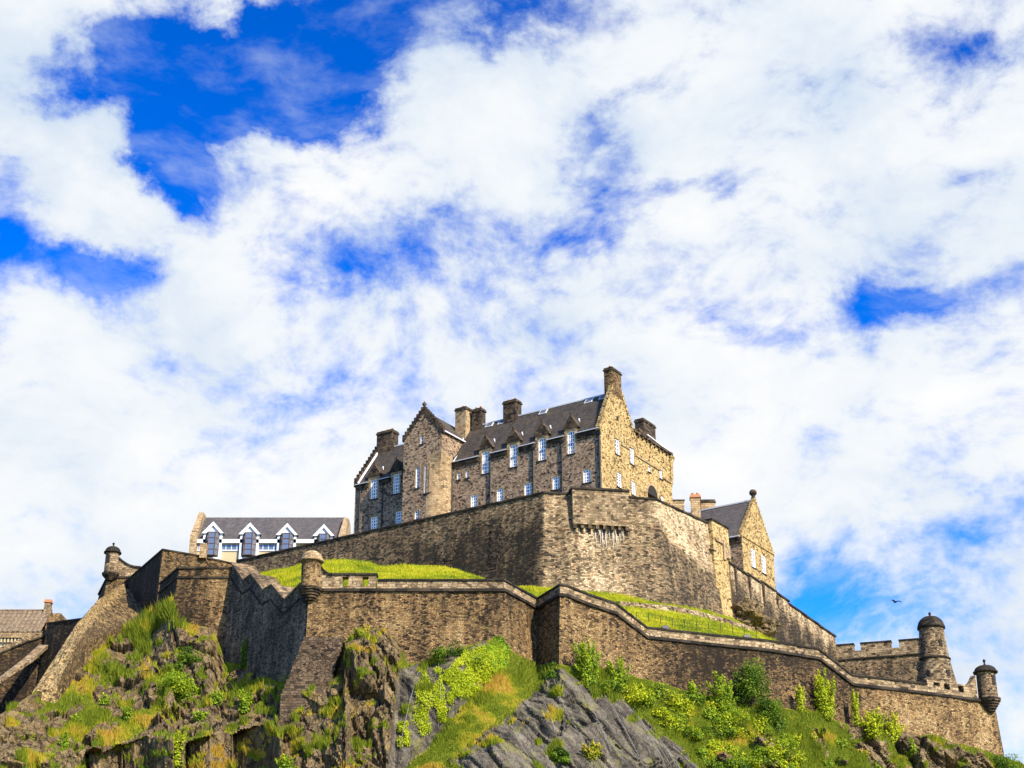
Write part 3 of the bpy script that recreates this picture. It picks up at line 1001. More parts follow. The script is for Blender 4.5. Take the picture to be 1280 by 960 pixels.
# ------------------------------------------------------------------ sentry turret (a part of its wall)
def sentry(root, c, r, z_fin, z_dome, z_rim, z_body, z_corb, z_end, mat=None, slit=True, face=0.0, domemat=None):
    x, y = c
    mb = MB()
    mb.lathe(x, y, [(r * 1.02, z_body), (r, z_body + .1), (r * .97, z_rim)], 32)
    body = mb.build("sentry_turret", mat or M_parapet, root)
    mb = MB()
    n = 5
    prof = [(.12 * r, z_end)]
    for k in range(n):
        t0 = k / n; t1 = (k + 1) / n
        rr_ = r * (.28 + .92 * t1 ** .8)
        zz0 = z_end + (z_corb - z_end) * t0; zz1 = z_end + (z_corb - z_end) * t1
        prof += [(rr_, zz0 + (zz1 - zz0) * .25), (rr_, zz1)]
    prof += [(r * 1.25, z_corb), (r * 1.25, z_body - .05), (r * 1.02, z_body)]
    mb.lathe(x, y, prof, 32, smooth=False)
    mb.build("corbel", M_soot, body)
    mb = MB()
    pr = [(r * .97, z_rim - .02), (r * 1.26, z_rim), (r * 1.28, z_rim + .16), (r * 1.12, z_rim + .24)]
    H = z_dome - z_rim - .24
    for k in range(1, 9):
        a = k / 8 * math.pi / 2
        pr.append((r * 1.10 * math.cos(a) + .03, z_rim + .24 + H * math.sin(a)))
    mb.lathe(x, y, pr, 32)
    mb.build("dome", domemat or M_coping, body)
    mb = MB()
    h = z_fin - z_dome
    mb.lathe(x, y, [(.16, z_dome - .08), (.10, z_dome + h * .25), (.08, z_dome + h * .4), (.17, z_dome + h * .55), (.17, z_dome + h * .75), (.07, z_dome + h * .9), (.0, z_fin)], 12)
    mb.build("finial", M_coping, body)
    if slit:
        fr = Frame((x + math.sin(face) * r * .9, y - math.cos(face) * r * .9), (math.cos(face), math.sin(face)))
        mb = MB()
        hz = z_rim - z_body
        mb.box(fr, -.20, .20, z_rim - hz * .55, z_rim - hz * .14, -.3, .13)  # dark box painted in for the shade inside the slit
        mb.build("slit_window", M_darkhole, body)
    return body


# ------------------------------------------------------------------ lower curtain wall
LP = [P(386, 738, 160), P(630, 738, 160), P(672, 761, 166.6), P(700, 744, 161.6), P(708, 744.5, 162.1), P(735, 755.5, 163.6), P(770, 767, 165), P(809, 797, 167), P(880, 805, 169.4), P(960, 813, 172), P(1024, 823.5, 176),
      P(1066, 856, 178), P(1110, 861, 180), P(1160, 867, 182), P(1225, 876, 185.6), P(1243, 880, 186.8)]
wall = thing("lower_curtain_wall", "long lower curtain wall above the crag, with a sentry turret at each end", "wall", P(640, 830, 164))
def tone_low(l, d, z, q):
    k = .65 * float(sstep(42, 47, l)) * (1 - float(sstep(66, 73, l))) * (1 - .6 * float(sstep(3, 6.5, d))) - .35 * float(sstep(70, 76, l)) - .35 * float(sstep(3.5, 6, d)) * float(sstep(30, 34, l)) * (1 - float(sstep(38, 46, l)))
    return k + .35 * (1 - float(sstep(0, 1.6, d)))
mb = MB()
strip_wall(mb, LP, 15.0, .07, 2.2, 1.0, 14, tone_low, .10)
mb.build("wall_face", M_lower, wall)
mb = MB()
ribbon(mb, LP, -.14, .16, -.1, .22)
mb.build("string_course", M_coping, wall)
up = lambda pts, dz: [p + np.array([0, 0, dz]) for p in pts]
PH = 0.98
mb = MB()
FL = Frame(LP[0], LP[1][:2] - LP[0][:2])
uA, uB, uE = FL.u(401, 730), FL.u(470, 730), FL.u(630, 730)
zs0, zs1 = LP[0][2] + .16, FL.z(440, 719)
ops = [(FL.u(428, 728), FL.u(435.5, 728), FL.z(430, 732.5), FL.z(430, 721)), (FL.u(453, 728), FL.u(460.5, 728), FL.z(455, 732.5), FL.z(455, 721))]
wall_open(mb, FL, FL.u(392, 730), uB, zs0, zs1, ops, 1.0)
uC = FL.u(392, 730)
for a, b, c, d in ((uC, zs0, uC, zs1), (uB, zs0, uB, zs1)):
    mb.face([FL.pt(a, b), FL.pt(c, d), FL.pt(c, d, -1.0), FL.pt(a, b, -1.0)])
mb.build("embrasure_parapet", M_parapet, wall)
mb = MB()
mb.box(FL, FL.u(414, 718), uB + .12, zs1 + .002, zs1 + .20, -1.1, .14)
# the swept rise of the coping up to the turret
for k in range(6):
    t0, t1 = k / 6, (k + 1) / 6
    xa, xb = 415 - 16 * t0, 415 - 16 * t1
    ua_, ub_ = FL.u(xa, 715), FL.u(xb, 715)
    za, zb_ = zs1 + 1.05 * t0 ** 2, zs1 + 1.05 * t1 ** 2
    c = [FL.pt(ub_, zb_, .14), FL.pt(ua_, za, .14), FL.pt(ua_, za, -1.1), FL.pt(ub_, zb_, -1.1),
         FL.pt(ub_, zb_ + .2, .14), FL.pt(ua_, za + .2, .14), FL.pt(ua_, za + .2, -1.1), FL.pt(ub_, zb_ + .2, -1.1)]
    mb.hexa(c)
mb.build("swept_coping", M_coping, wall)
mb = MB()
for k in range(6):
    t0, t1 = k / 6, (k + 1) / 6
    xa, xb = 415 - 16 * t0, 415 - 16 * t1
    ua_, ub_ = FL.u(xa, 715), FL.u(xb, 715)
    za, zb_ = zs1 + 1.05 * t0 ** 2, zs1 + 1.05 * t1 ** 2
    mb.hexa([FL.pt(ub_, zs1 + .001, -.02), FL.pt(ua_, zs1 + .001, -.02), FL.pt(ua_, zs1 + .001, -.9), FL.pt(ub_, zs1 + .001, -.9),
             FL.pt(ub_, zb_ - .004, -.02), FL.pt(ua_, za - .004, -.02), FL.pt(ua_, za - .004, -.9), FL.pt(ub_, zb_ - .004, -.9)])
mb.build("swept_parapet", M_parapet, wall)
PP = [FL.pt(uB + .13, LP[0][2])] + LP[1:14]
mb = MB()
ribbon(mb, PP, .162, PH, -.75, .0)
mb.build("parapet", M_parapet, wall)
mb = MB()
ribbon(mb, PP, PH + .002, PH + .20, -.85, .13)
mb.build("coping", M_coping, wall)
FR_ = Frame(LP[13], LP[14][:2] - LP[13][:2])
u1 = FR_.u(1221, 862)
z0, z1 = min(LP[13][2], LP[14][2]) + .05, LP[13][2] + PH + .62
mb = MB()
ops = [(FR_.u(a, 858), FR_.u(b, 858), FR_.z(a, d), FR_.z(a, c)) for a, b, c, d in ((1167, 1175, 849.5, 856.5), (1180, 1187, 853, 861.5), (1197.5, 1204, 855, 865))]
ops = [(a, b, c, min(d, z1 - .18)) for a, b, c, d in ops]
wall_open(mb, FR_, 0.02, u1, z0, z1, ops, .9, .01)
mb.face([FR_.pt(.02, z0, .01), FR_.pt(.02, z1, .01), FR_.pt(.02, z1, -.9), FR_.pt(.02, z0, -.9)])
mb.face([FR_.pt(.02, z1, .01), FR_.pt(u1, z1, .01), FR_.pt(u1, z1, -.9), FR_.pt(.02, z1, -.9)])
mb.face([FR_.pt(u1, z0, .01), FR_.pt(u1, z0, -.9), FR_.pt(u1, z1, -.9), FR_.pt(u1, z1, .01)])
for k in range(5):
    t0, t1 = k / 5, (k + 1) / 5
    ua_, ub_ = u1 - 1.5 + 1.5 * t0, u1 - 1.5 + 1.5 * t1
    mb.hexa([FR_.pt(ua_, z1 + .002, 0), FR_.pt(ub_, z1 + .002, 0), FR_.pt(ub_, z1 + .002, -.8), FR_.pt(ua_, z1 + .002, -.8),
             FR_.pt(ua_, z1 + 1.3 * t0 ** 2 + .05, 0), FR_.pt(ub_, z1 + 1.3 * t1 ** 2 + .05, 0), FR_.pt(ub_, z1 + 1.3 * t1 ** 2 + .05, -.8), FR_.pt(ua_, z1 + 1.3 * t0 ** 2 + .05, -.8)])
mb.build("loophole_parapet", M_parapet, wall)
for (a, b, c, d) in ops:
    mb = MB()
    mb.box(FR_, a - .05, b + .05, c - .05, d + .05, -.75, -.45)  # dark box set in the loophole to stand for its inner shade
    mb.build("loophole_shade", M_darkhole, wall)
# the return of the wall at its right-hand end
mb = MB()
A = LP[-1]
strip_wall(mb, [A, A + np.array([3.5, 16, 0.])], 15, .07, 2, 1.2, 8, None, .06, seed=3)
mb.build("return_face", M_lower, wall)
z = lambda px, py, Y: P(px, py, Y)[2]
c = P(388.8, 720, 159.9)
sentry(wall, (c[0], c[1]), .98, z(388, 683, 160), z(388, 689, 160), z(388, 703, 160), z(388, 735, 160), z(388, 737, 160), z(388, 752, 160), M_lower, True, R(-58), M_ashlar)
c = P(1234, 860, 186.2)
sentry(wall, (c[0], c[1]), 1.10, z(1233, 823, 186), z(1233, 831, 186), z(1233, 841, 186), z(1233, 872.5, 186), z(1233, 875, 186), z(1233, 890, 186), M_upper, True, R(30))

# the stepped buttress under the left-hand sentry turret
FB = Frame(P(382, 800, 159.0), (1, .0))
mb = MB()
zt, zbm = FB.z(400, 796.5), FB.z(400, 884)
nst = 13
for k in range(nst):
    t0, t1 = k / nst, (k + 1) / nst
    za, zb_ = zt + (zbm - zt) * t1, zt + (zbm - zt) * t0
    uL = FB.u(381 - 24 * t1 * 1.0, 800 + 80 * t0)
    uR = FB.u(431 - 12 * min(1, t1 * 1.6) + 6 * (t1 > .7), 800 + 80 * t0)
    mb.box(FB, uL, uR, za + .003 - (5.5 if k == nst - 1 else 0), zb_, -3, .10 + .28 * k)
b_ = thing("stepped_buttress", "tapering stepped masonry buttress below the left sentry turret, in courses of red brown stone", "buttress", FB.pt(2, zbm))
mb.build("stepped_masonry", M_step, b_)

# ------------------------------------------------------------------ zigzag flank wall and the two left bastions
ZP = [(289.5, 705), (304.5, 726.5), (314.5, 719), (329, 739), (340, 732.5), (356, 751), (376, 731), (386, 737)]
A2, B2 = P(289.5, 710, 178.2)[:2], P(387.5, 737, 160.1)[:2]
FZ = Frame(A2, B2 - A2)
pts = []
for px, py in ZP:
    u_, z_ = FZ.hit(px, py)
    pts.append(FZ.pt(u_, z_))
wall = thing("zigzag_flank_wall", "shadowed flank wall with a zigzag stepped top joining the two sunlit bastions", "wall", P(330, 835, 170))
mb = MB()
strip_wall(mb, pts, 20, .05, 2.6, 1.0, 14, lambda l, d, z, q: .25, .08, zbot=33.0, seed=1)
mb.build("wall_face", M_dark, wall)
mb = MB()
ribbon(mb, pts, .002, .22, -2.8, .12)
mb.build("coping", M_upper, wall)
mb = MB()
ribbon(mb, [p - np.array([0, 0, 1.5]) for p in pts], -.10, .12, -.2, .17)
mb.build("string_course", M_coping, wall)

BP = [P(200, 731, 187), P(223.5, 711, 178.2), P(290, 711, 178.2)]
wall = thing("left_bastion", "square stone bastion with a sunlit front face left of the zigzag wall", "bastion", P(250, 785, 176))
mb = MB()
strip_wall(mb, BP, 16, .06, 2, 1.0, 12, lambda l, d, z, q: (.9 if l < 13.3 else 0), .08, seed=2)  # left side darkened in tone to paint its shade, front left plain
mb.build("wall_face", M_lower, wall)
mb = MB()
BS = up(BP, -1.05)
ribbon(mb, BS, -.10, .12, -.2, .20)
mb.build("string_course", M_coping, wall)
mb = MB()
ribbon(mb, BP, .002, .22, -2.2, .14)
mb.build("coping", M_coping, wall)

UL = [P(152.5, 732, 207), P(203.5, 688, 190), P(250, 696, 192.5), P(292, 706, 195)]
wall = thing("upper_left_wall", "high plain wall with a dark side above the grass, behind the left bastion", "wall", P(200, 750, 190))
mb = MB()
nseg = np.hypot(*(UL[1][:2] - UL[0][:2]))
strip_wall(mb, UL, 17, .04, 2, 1.0, 12, lambda l, d, z, q: (1.0 if l < nseg - .2 else .1), .08, seed=4)  # left-facing stretch toned near black to paint its shade
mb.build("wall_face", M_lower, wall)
mb = MB()
ribbon(mb, UL, .002, .2, -2.1, .12)
mb.build("coping", M_coping, wall)
# a pier standing on this wall
FP = Frame(P(250, 696, 192), (1, .05))
mb = MB()
mb.box(FP, FP.u(249.5, 690), FP.u(257.5, 690), FP.z(250, 697), FP.z(250, 679), -1.0, -.02)
mb.build("pier", M_ashlar, wall)

# far corner with its sentry turret
TP = [P(122, 760, 216), P(134.5, 722, 208), P(175, 722, 208)]
wall = thing("far_left_bastion", "small bastion corner carrying a domed sentry turret against the sky at far left", "bastion", P(140, 757, 208))
mb = MB()
TP[0][2] = TP[1][2] - .01
strip_wall(mb, TP, 9, .10, 2, 1.0, 8, lambda l, d, z, q: (.9 if l < 7 else 0), .06, seed=6)  # shade of the left face painted into its tone
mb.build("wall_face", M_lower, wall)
mb = MB()
ribbon(mb, TP, -.1, .14, -.2, .18)
mb.build("string_course", M_coping, wall)
mb = MB()
q0 = P(146, 722, 207.9)
ribbon(mb, [TP[1] + (0.2, 0, 0), TP[2]], .142, 1.15, -.8, 0)
mb.build("parapet", M_parapet, wall)
FT = Frame(TP[1], (1, 0))
mb = MB()
ribbon(mb, [FT.pt(FT.u(148, 700) + .55 * k, FT.z(150, 709.5) + 1.35 * (1 - k / 5) ** 2, 0) for k in range(6)] + [FT.pt(FT.u(176, 708), FT.z(150, 709.5), 0)], -.02, .2, -.9, .12)
mb.build("swept_coping", M_coping, wall)
mb = MB()
for k in range(5):
    uu = FT.u(148, 700) + .55 * k
    za, zb_ = FT.z(150, 709.5) + 1.35 * (1 - k / 5) ** 2, FT.z(150, 709.5) + 1.35 * (1 - (k + 1) / 5) ** 2
    zl = TP[1][2] + 1.152
    mb.hexa([FT.pt(uu, zl, -.05), FT.pt(uu + .55, zl, -.05), FT.pt(uu + .55, zl, -.75), FT.pt(uu, zl, -.75),
             FT.pt(uu, max(za - .03, zl + .01), -.05), FT.pt(uu + .55, max(zb_ - .03, zl + .01), -.05), FT.pt(uu + .55, max(zb_ - .03, zl + .01), -.75), FT.pt(uu, max(za - .03, zl + .01), -.75)])
mb.build("swept_parapet", M_parapet, wall)
c = P(139.5, 705, 207.7)
sentry(wall, (c[0], c[1]), .90, z(140, 678, 207.7), z(140, 683, 207.7), z(140, 692, 207.7), z(140, 716.5, 207.7), z(140, 718.5, 207.7), z(140, 726, 207.7), M_parapet, True, R(-20))

# sloping buttress wall running down the hill
SB = [P(40, 866, 164.5), P(66, 826, 172), P(95, 781, 182), P(121, 751, 192), P(140, 738, 200), P(157, 728, 206)]
SM = [P(72, 856, 165.5), (P(92, 808, 172.5)), P(109, 784, 181.5), P(123, 765, 189.8), P(136, 751, 197), P(157, 735, 203.5)]
SBR = [P(80, 850, 167), P(110, 803, 176), P(140, 788, 183.5), P(160, 779, 189), P(176, 768, 193.5), P(192, 752, 198)]
wall = thing("sloping_buttress_wall", "pale battered stone wall sloping steeply down the hillside below the far left turret", "wall", P(60, 850, 168))
mb = MB()
n = 48
def res_n(pts, n):
    pts = np.array(pts); L = np.concatenate([[0], np.cumsum(np.linalg.norm(np.diff(pts, axis=0), axis=1))]); t = np.linspace(0, L[-1], n)
    return np.stack([np.interp(t, L, pts[:, k]) for k in range(3)], 1)
a, b, c_ = res_n(SB, n), res_n(SM, n), res_n(SBR, n)
rows, uvs, tn_ = [], [], []
LL = np.linspace(0, 62, n)
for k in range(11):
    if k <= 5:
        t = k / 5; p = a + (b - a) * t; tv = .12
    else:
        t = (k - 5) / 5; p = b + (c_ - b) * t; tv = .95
    if k not in (0, 10): p = p + (vnoise(p * .9 + k, 140) - .5)[:, None] * np.array([0, -.3, .45])
    else: p = p + (vnoise(p * 1.4, 141) - .5)[:, None] * np.array([.3, -.2, .4])
    rows.append(p); uvs.append([(l, -k * .8) for l in LL]); tn_.append([tv] * n)
mb.grid(rows[::-1], uvs[::-1], False, tn_[::-1])
dn = c_.copy(); dn[:, 2] -= 7; dn[:, 1] += 1.0
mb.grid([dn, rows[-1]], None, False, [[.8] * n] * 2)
bk = a.copy(); bk[:, 0] -= 1.2; bk[:, 1] += 1.6; bk[:, 2] -= 12
mb.grid([rows[0], bk])
c0_ = np.array([r[0] for r in rows]); d0_ = c0_.copy(); d0_[:, 2] -= 8; d0_[:, 1] -= .4
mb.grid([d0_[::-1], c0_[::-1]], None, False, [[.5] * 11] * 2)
mb.build("wall_face", M_pale, wall)

# lower walls at the far left
FW1 = [P(-140, 842, 214), P(-60, 833, 214), P(0, 818, 213), P(34, 803, 214), P(60, 795, 215)]
wall = thing("outer_left_wall", "dark low outer wall with a stepped parapet at the left edge below the tiled roof", "wall", P(10, 850, 205))
mb = MB()
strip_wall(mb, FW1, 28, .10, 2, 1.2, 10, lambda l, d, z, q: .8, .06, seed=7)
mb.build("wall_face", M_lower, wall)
mb = MB()
ribbon(mb, FW1, .0, .22, -1.0, .25)
mb.build("string_course", M_coping, wall)
mb = MB()
ribbon(mb, FW1, .222, .95, -.8, .02)
mb.build("parapet", M_upper, wall)
mb = MB()
pr = [P(-140, 880, 196), P(0, 849, 200), P(40, 822, 207), P(58, 806, 213)]
ribbon(mb, pr, -.5, 0, -1.0, .25)
mb.build("sloped_offset", M_parapet, wall)
FW2 = [P(59, 780, 214), P(70, 778.5, 212), P(112, 773, 207)]
wall = thing("outer_corner_wall", "tall dark corner wall between the tiled building and the sloping buttress", "wall", P(80, 840, 205))
mb = MB()
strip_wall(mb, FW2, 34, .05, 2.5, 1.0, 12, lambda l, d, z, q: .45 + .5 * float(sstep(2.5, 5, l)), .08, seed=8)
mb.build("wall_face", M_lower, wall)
mb = MB()
ribbon(mb, FW2, .002, .2, -2.6, .1)
mb.build("coping", M_coping, wall)

# ------------------------------------------------------------------ upper curtain
zU = z(680, 617, 188)
def atz(px, py, zz):
    d = ray(px, py); return d * ((zz - CAMZ) / d[2]) + np.array([0, 0, CAMZ])
UPT = [atz(296, 702.2, zU), atz(680, 617, zU), atz(717, 618.6, zU), atz(786, 622.5, zU), atz(820, 625.5, zU), atz(887, 656, zU)]
for p in UPT: p[2] = zU
wall = thing("upper_curtain_wall", "massive upper curtain wall with an angled bastion under the gabled building", "wall", P(680, 735, 186))
Lu = np.concatenate([[0], np.cumsum([np.hypot(*(b - a)[:2]) for a, b in zip(UPT[:-1], UPT[1:])])])
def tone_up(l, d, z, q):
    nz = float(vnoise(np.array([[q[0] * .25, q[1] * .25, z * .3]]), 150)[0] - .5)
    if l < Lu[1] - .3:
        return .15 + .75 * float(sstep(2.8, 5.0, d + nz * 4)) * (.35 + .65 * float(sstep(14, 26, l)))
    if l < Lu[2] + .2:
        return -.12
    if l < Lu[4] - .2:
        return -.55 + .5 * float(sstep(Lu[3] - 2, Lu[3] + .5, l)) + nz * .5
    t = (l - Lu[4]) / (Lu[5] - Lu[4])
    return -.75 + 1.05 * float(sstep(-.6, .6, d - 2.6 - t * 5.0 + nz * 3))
mb = MB()
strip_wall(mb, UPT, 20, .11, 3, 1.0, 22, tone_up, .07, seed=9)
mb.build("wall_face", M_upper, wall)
mb = MB()
ribbon(mb, UPT, .002, .24, -1.2, .16)
mb.build("coping", M_coping, wall)
# corbelled box parapet
FX = Frame(UPT[2], UPT[3][:2] - UPT[2][:2])
ux0, ux1 = FX.u(716, 640, 1.0), FX.u(786, 640, 1.0)
zx1, zx0 = FX.z(750, 613, 1.0), FX.z(750, 656, 1.0)
mb = MB()
mb.box(FX, ux0, ux1, zx0, zx1, -1.5, 1.0)
bx_ = mb.build("box_parapet", M_parapet, wall)
mb = MB()
mb.box(FX, ux0 - .15, ux1 + .15, zx1 + .002, zx1 + .28, -1.6, 1.15)
mb.build("coping", M_coping, bx_)
for k in range(8):
    mb = MB()
    uc = ux0 + .25 + (ux1 - ux0 - .5) * k / 7
    mb.box(FX, uc - .2, uc + .2, zx0 - .55, zx0 - .003, -.2, 1.0)
    mb.box(FX, uc - .19, uc + .19, zx0 - 1.1, zx0 - .553, -.2, .62)
    mb.box(FX, uc - .18, uc + .18, zx0 - 1.6, zx0 - 1.103, -.2, .42)
    mb.build("corbel", M_soot, bx_)
# washed-out white lime running from the corbels
for k in range(9):
    mb = MB()
    xx = 745 + 4.2 * k + random.uniform(-1, 1)
    zz1 = FX.z(xx, 661 + random.uniform(0, 3), .5); zz0 = FX.z(xx, 676 + random.uniform(-4, 16), .5)
    uu = FX.u(xx, 670, .5)
    pts_ = []
    for r in range(7):
        t = r / 6
        w_ = (.07 + .06 * random.random()) * (1 - .75 * t) * (1 if r else .6)
        zc = zz1 + (zz0 - zz1) * t
        o_ = (zU - zc) * .11 + .075
        x_ = uu + .06 * random.uniform(-1, 1)
        pts_.append([FX.pt(x_ - w_, zc, o_), FX.pt(x_, zc, o_ + .02), FX.pt(x_ + w_, zc, o_)])
    mb.grid(pts_)
    mb.build("lime_streak", M_lime, wall)
# dark toothed strips in the long left face
FUa = Frame(UPT[0], UPT[1][:2] - UPT[0][:2])
for xx, ya, yb in ((567, 662, 704), (623, 648, 716)):
    mb = MB()
    za, zb_ = FUa.z(xx, ya), FUa.z(xx, yb)
    nn = int((za - zb_) / .42)
    for k in range(nn):
        zc = za - .42 * k
        o_ = (zU - zc) * .11
        wl, wr = .45 + .3 * (k % 2) + random.uniform(0, .2), .35 + .3 * ((k + 1) % 2) + random.uniform(0, .2)
        uu = FUa.u(xx, ya)
        mb.box(FUa, uu - wl, uu + wr, zc - .40, zc, o_ - .4, o_ + .10 + random.uniform(0, .05))
    mb.build("toothing", M_soot, wall)

# square pier at the right-hand end of the bastion
wall = thing("square_pier_tower", "tall sunlit square pier with carved panels between the bastion and the stepped wall", "tower", P(905, 745, 200))
p0 = atz(886.5, 654.5, zU + .2); p1 = atz(911, 668, zU + .2)
FQ = Frame(p0 + np.array([.25, -.9, 0]), (p1 - p0)[:2])
uq1 = FQ.u(911, 690)
mb = MB()
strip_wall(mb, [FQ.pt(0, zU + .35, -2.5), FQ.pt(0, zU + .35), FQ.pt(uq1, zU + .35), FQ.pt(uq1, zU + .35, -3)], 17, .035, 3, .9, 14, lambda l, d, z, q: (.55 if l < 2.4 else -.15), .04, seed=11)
mb.build("wall_face", M_sunlit, wall)
mb = MB()
ribbon(mb, [FQ.pt(0, zU + .35, -2.5), FQ.pt(0, zU + .35), FQ.pt(uq1, zU + .35), FQ.pt(uq1, zU + .35, -3)], .002, .25, -2.6, .15)
mb.build("coping", M_coping, wall)
for (x0, x1, y0, y1) in ((893, 902, 674, 678), (902, 904.5, 678, 700), (905, 910, 682, 699), (888.5, 893, 684, 688)):
    a, b, c_, d_ = FQ.rect(x0, x1, y0, y1)
    mb = MB()
    mb.box(FQ, a, b, c_, d_, -.1, .22 + (zU - c_) * .035)
    mb.build("carved_panel", M_ashlar, wall)

# stepped wall that descends to the right
zR0, zR1 = z(912, 676, 202.5), z(1043, 800, 235)
A_, B_ = P(911, 676, 202.3), P(1044, 800, 235)
wall = thing("stepped_right_wall", "long wall descending to the right in stepped copings with upright pilaster strips", "wall", P(970, 790, 214))
FS = Frame(A_, B_[:2] - A_[:2])
xs = [911, 917, 934, 951, 969.5, 986, 1006, 1024, 1044]
pts = []
steps = []
for k in range(len(xs) - 1):
    xm = xs[k]
    yl = 676 + (xs[k] - 911) * (124 / 133.0)
    # picture height of the stepped top, sampled
    top_y = np.interp(xs[k], [911, 917, 934, 951, 969, 986, 1006, 1024, 1044], [704, 708, 718, 727.5, 741, 756, 770, 783, 797])
    u0_, z_ = FS.hit(xs[k], top_y)
    u1_, _ = FS.hit(xs[k + 1], top_y + 13)
    steps.append((u0_, u1_, z_))
    pts += [FS.pt(u0_, z_), FS.pt(u1_ - .01, z_ - .12)]
mb = MB()
strip_wall(mb, pts, 14, .05, 2, 1.0, 12, lambda l, d, z, q: -.55 + 1.25 * float(sstep(-.7, .7, d - 2.2 - .8 * math.sin(l * 1.35) + (0 if l > 14 else -.5))), .05, zbot=47, seed=12)  # shadow line across mid wall painted by tone: pale above, dark below
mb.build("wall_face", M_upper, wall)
mb = MB()
for (u0_, u1_, z_) in steps:
    mb.hexa([FS.pt(u0_ - .05, z_ + .002, .18), FS.pt(u1_ + .1, z_ - .11, .18), FS.pt(u1_ + .1, z_ - .11, -2.1), FS.pt(u0_ - .05, z_ + .002, -2.1),
             FS.pt(u0_ - .05, z_ + .24, .18), FS.pt(u1_ + .1, z_ + .13, .18), FS.pt(u1_ + .1, z_ + .13, -2.1), FS.pt(u0_ - .05, z_ + .24, -2.1)])
mb.build("coping", M_coping, wall)
for xx, ya, yb in ((917.5, 709, 745), (935, 720, 751), (952.5, 731, 757), (970, 745, 768)):
    mb = MB()
    uu, za = FS.hit(xx, ya); zb_ = FS.z(xx, yb)
    mb.box(FS, uu - .22, uu + .22, zb_, za, -.3, .28)
    mb.build("pilaster_strip", M_soot, wall)

# dark crag under that wall
def blob(name, c, rad, seed, mat, amp=.5, squash=(1, 1, 1), attrs=(0, 0)):
    n, m = 40, 26
    G = []
    for i in range(m + 1):
        ph = math.pi * i / m
        G.append([[math.sin(ph) * math.cos(2 * math.pi * j / n), math.sin(ph) * math.sin(2 * math.pi * j / n), math.cos(ph)] for j in range(n + 1)])
    G = np.array(G); fl = G.reshape(-1, 3)
    d = 1 + amp * (fbm(fl * 1.6 + seed, 4, seed) - .5) * 2 + amp * .7 * (cells(fl * 2.2 + seed, seed + 5)[0] - .5)
    Wp = fl * d[:, None] * np.array(rad) * np.array(squash) + np.array(c)
    G = Wp.reshape(G.shape)[:, ::-1]
    return grid_mesh(name, G, mat, {'grass': np.full(G.shape[:2], attrs[0]), 'net': np.full(G.shape[:2], attrs[1])})
q = P(925, 772, 204.5)
tag(blob("rock_outcrop", q, (3.0, 3.2, 2.3), 21, M_hill), kind="structure")
q = P(946, 788, 209)
tag(blob("rock_outcrop", q, (3.0, 3.4, 1.8), 22, M_hill), kind="structure")

# round-towered bastion at the right
zB = None
FRB = Frame(P(1045, 806, 235), (.95, -.31))
zt = FRB.z(1100, 803.0)
wall = thing("round_towered_bastion", "battlemented bastion with a domed round corner tower at the right", "bastion", P(1165, 855, 230))
uend = FRB.u(1160, 820)
zst = FRB.z(1100, 822)
mb = MB()
strip_wall(mb, [FRB.pt(-2, zst), FRB.pt(uend, zst)], 12, .05, 2, 1.0, 8, lambda l, d, z, q: .1, .05, seed=13)
mb.build("wall_face", M_upper, wall)
mb = MB()
mb.box(FRB, -2, uend, zst + .002, zst + .2, -.3, .2)
mb.build("string_course", M_coping, wall)
mb = MB()
zlo = FRB.z(1100, 811)
mb.box(FRB, -2, uend, zst + .202, zlo, -1.2, 0)
mb.build("parapet", M_parapet, wall)
for (xa, xb) in ((1035, 1067), (1075.5, 1114), (1124, 1160)):
    mb = MB()
    ua_, ub_ = FRB.u(xa, 806), FRB.u(xb, 806)
    mb.box(FRB, ua_, ub_, zlo + .003, zt, -1.2, 0)
    mr = mb.build("merlon", M_parapet, wall)
    mb = MB()
    mb.box(FRB, ua_ - .06, ub_ + .06, zt + .002, zt + .2, -1.3, .1)
    mb.build("merlon_coping", M_coping, mr)
tc_ = FRB.pt(FRB.u(1166.5, 815), 0, -1.0)
zz = lambda py: z(1168, py, tc_[1] - 1.5)
mb = MB()
mb.lathe(tc_[0], tc_[1], [(3.6, zz(905)), (2.85, zz(855)), (2.45, zz(838)), (2.12, zz(822)), (2.00, zz(812)), (1.76, zz(783))], 40)
tw = mb.build("round_tower", M_upper, wall)
mb = MB()
mb.lathe(tc_[0], tc_[1], [(2.12, zz(823.5)), (2.30, zz(822.5)), (2.30, zz(821)), (2.09, zz(820))], 40, smooth=False)
mb.build("string_course", M_coping, tw)
mb = MB()
pr = [(1.74, zz(783.5)), (1.98, zz(783)), (2.0, zz(781))]
for k in range(1, 9):
    a_ = k / 8 * math.pi / 2
    pr.append((1.9 * math.cos(a_) ** .85 + .02 if k < 8 else .1, zz(781) + (zz(767) - zz(781)) * math.sin(a_)))
mb.lathe(tc_[0], tc_[1], pr, 36)
mb.build("dome", M_coping, tw)
mb = MB()
zd = zz(767)
mb.lathe(tc_[0], tc_[1], [(.2, zd - .1), (.12, zd + .15), (.22, zd + .32), (.2, zd + .5), (0, zd + .68)], 12)
mb.build("finial", M_coping, tw)
for ang, py0, py1 in ((20, 800, 809), (26, 839, 847), (-38, 839, 846)):
    rr_ = 1.97 if py0 < 830 else 2.62
    fr = Frame((tc_[0] + math.sin(R(ang)) * rr_, tc_[1] - math.cos(R(ang)) * rr_), (math.cos(R(ang)), math.sin(R(ang))))
    mb = MB()
    mb.box(fr, -.25, .25, zz(py1), zz(py0), -.5, .06)  # near-black box for the shade inside the tower slit
    mb.build("slit_window", M_darkhole, tw)

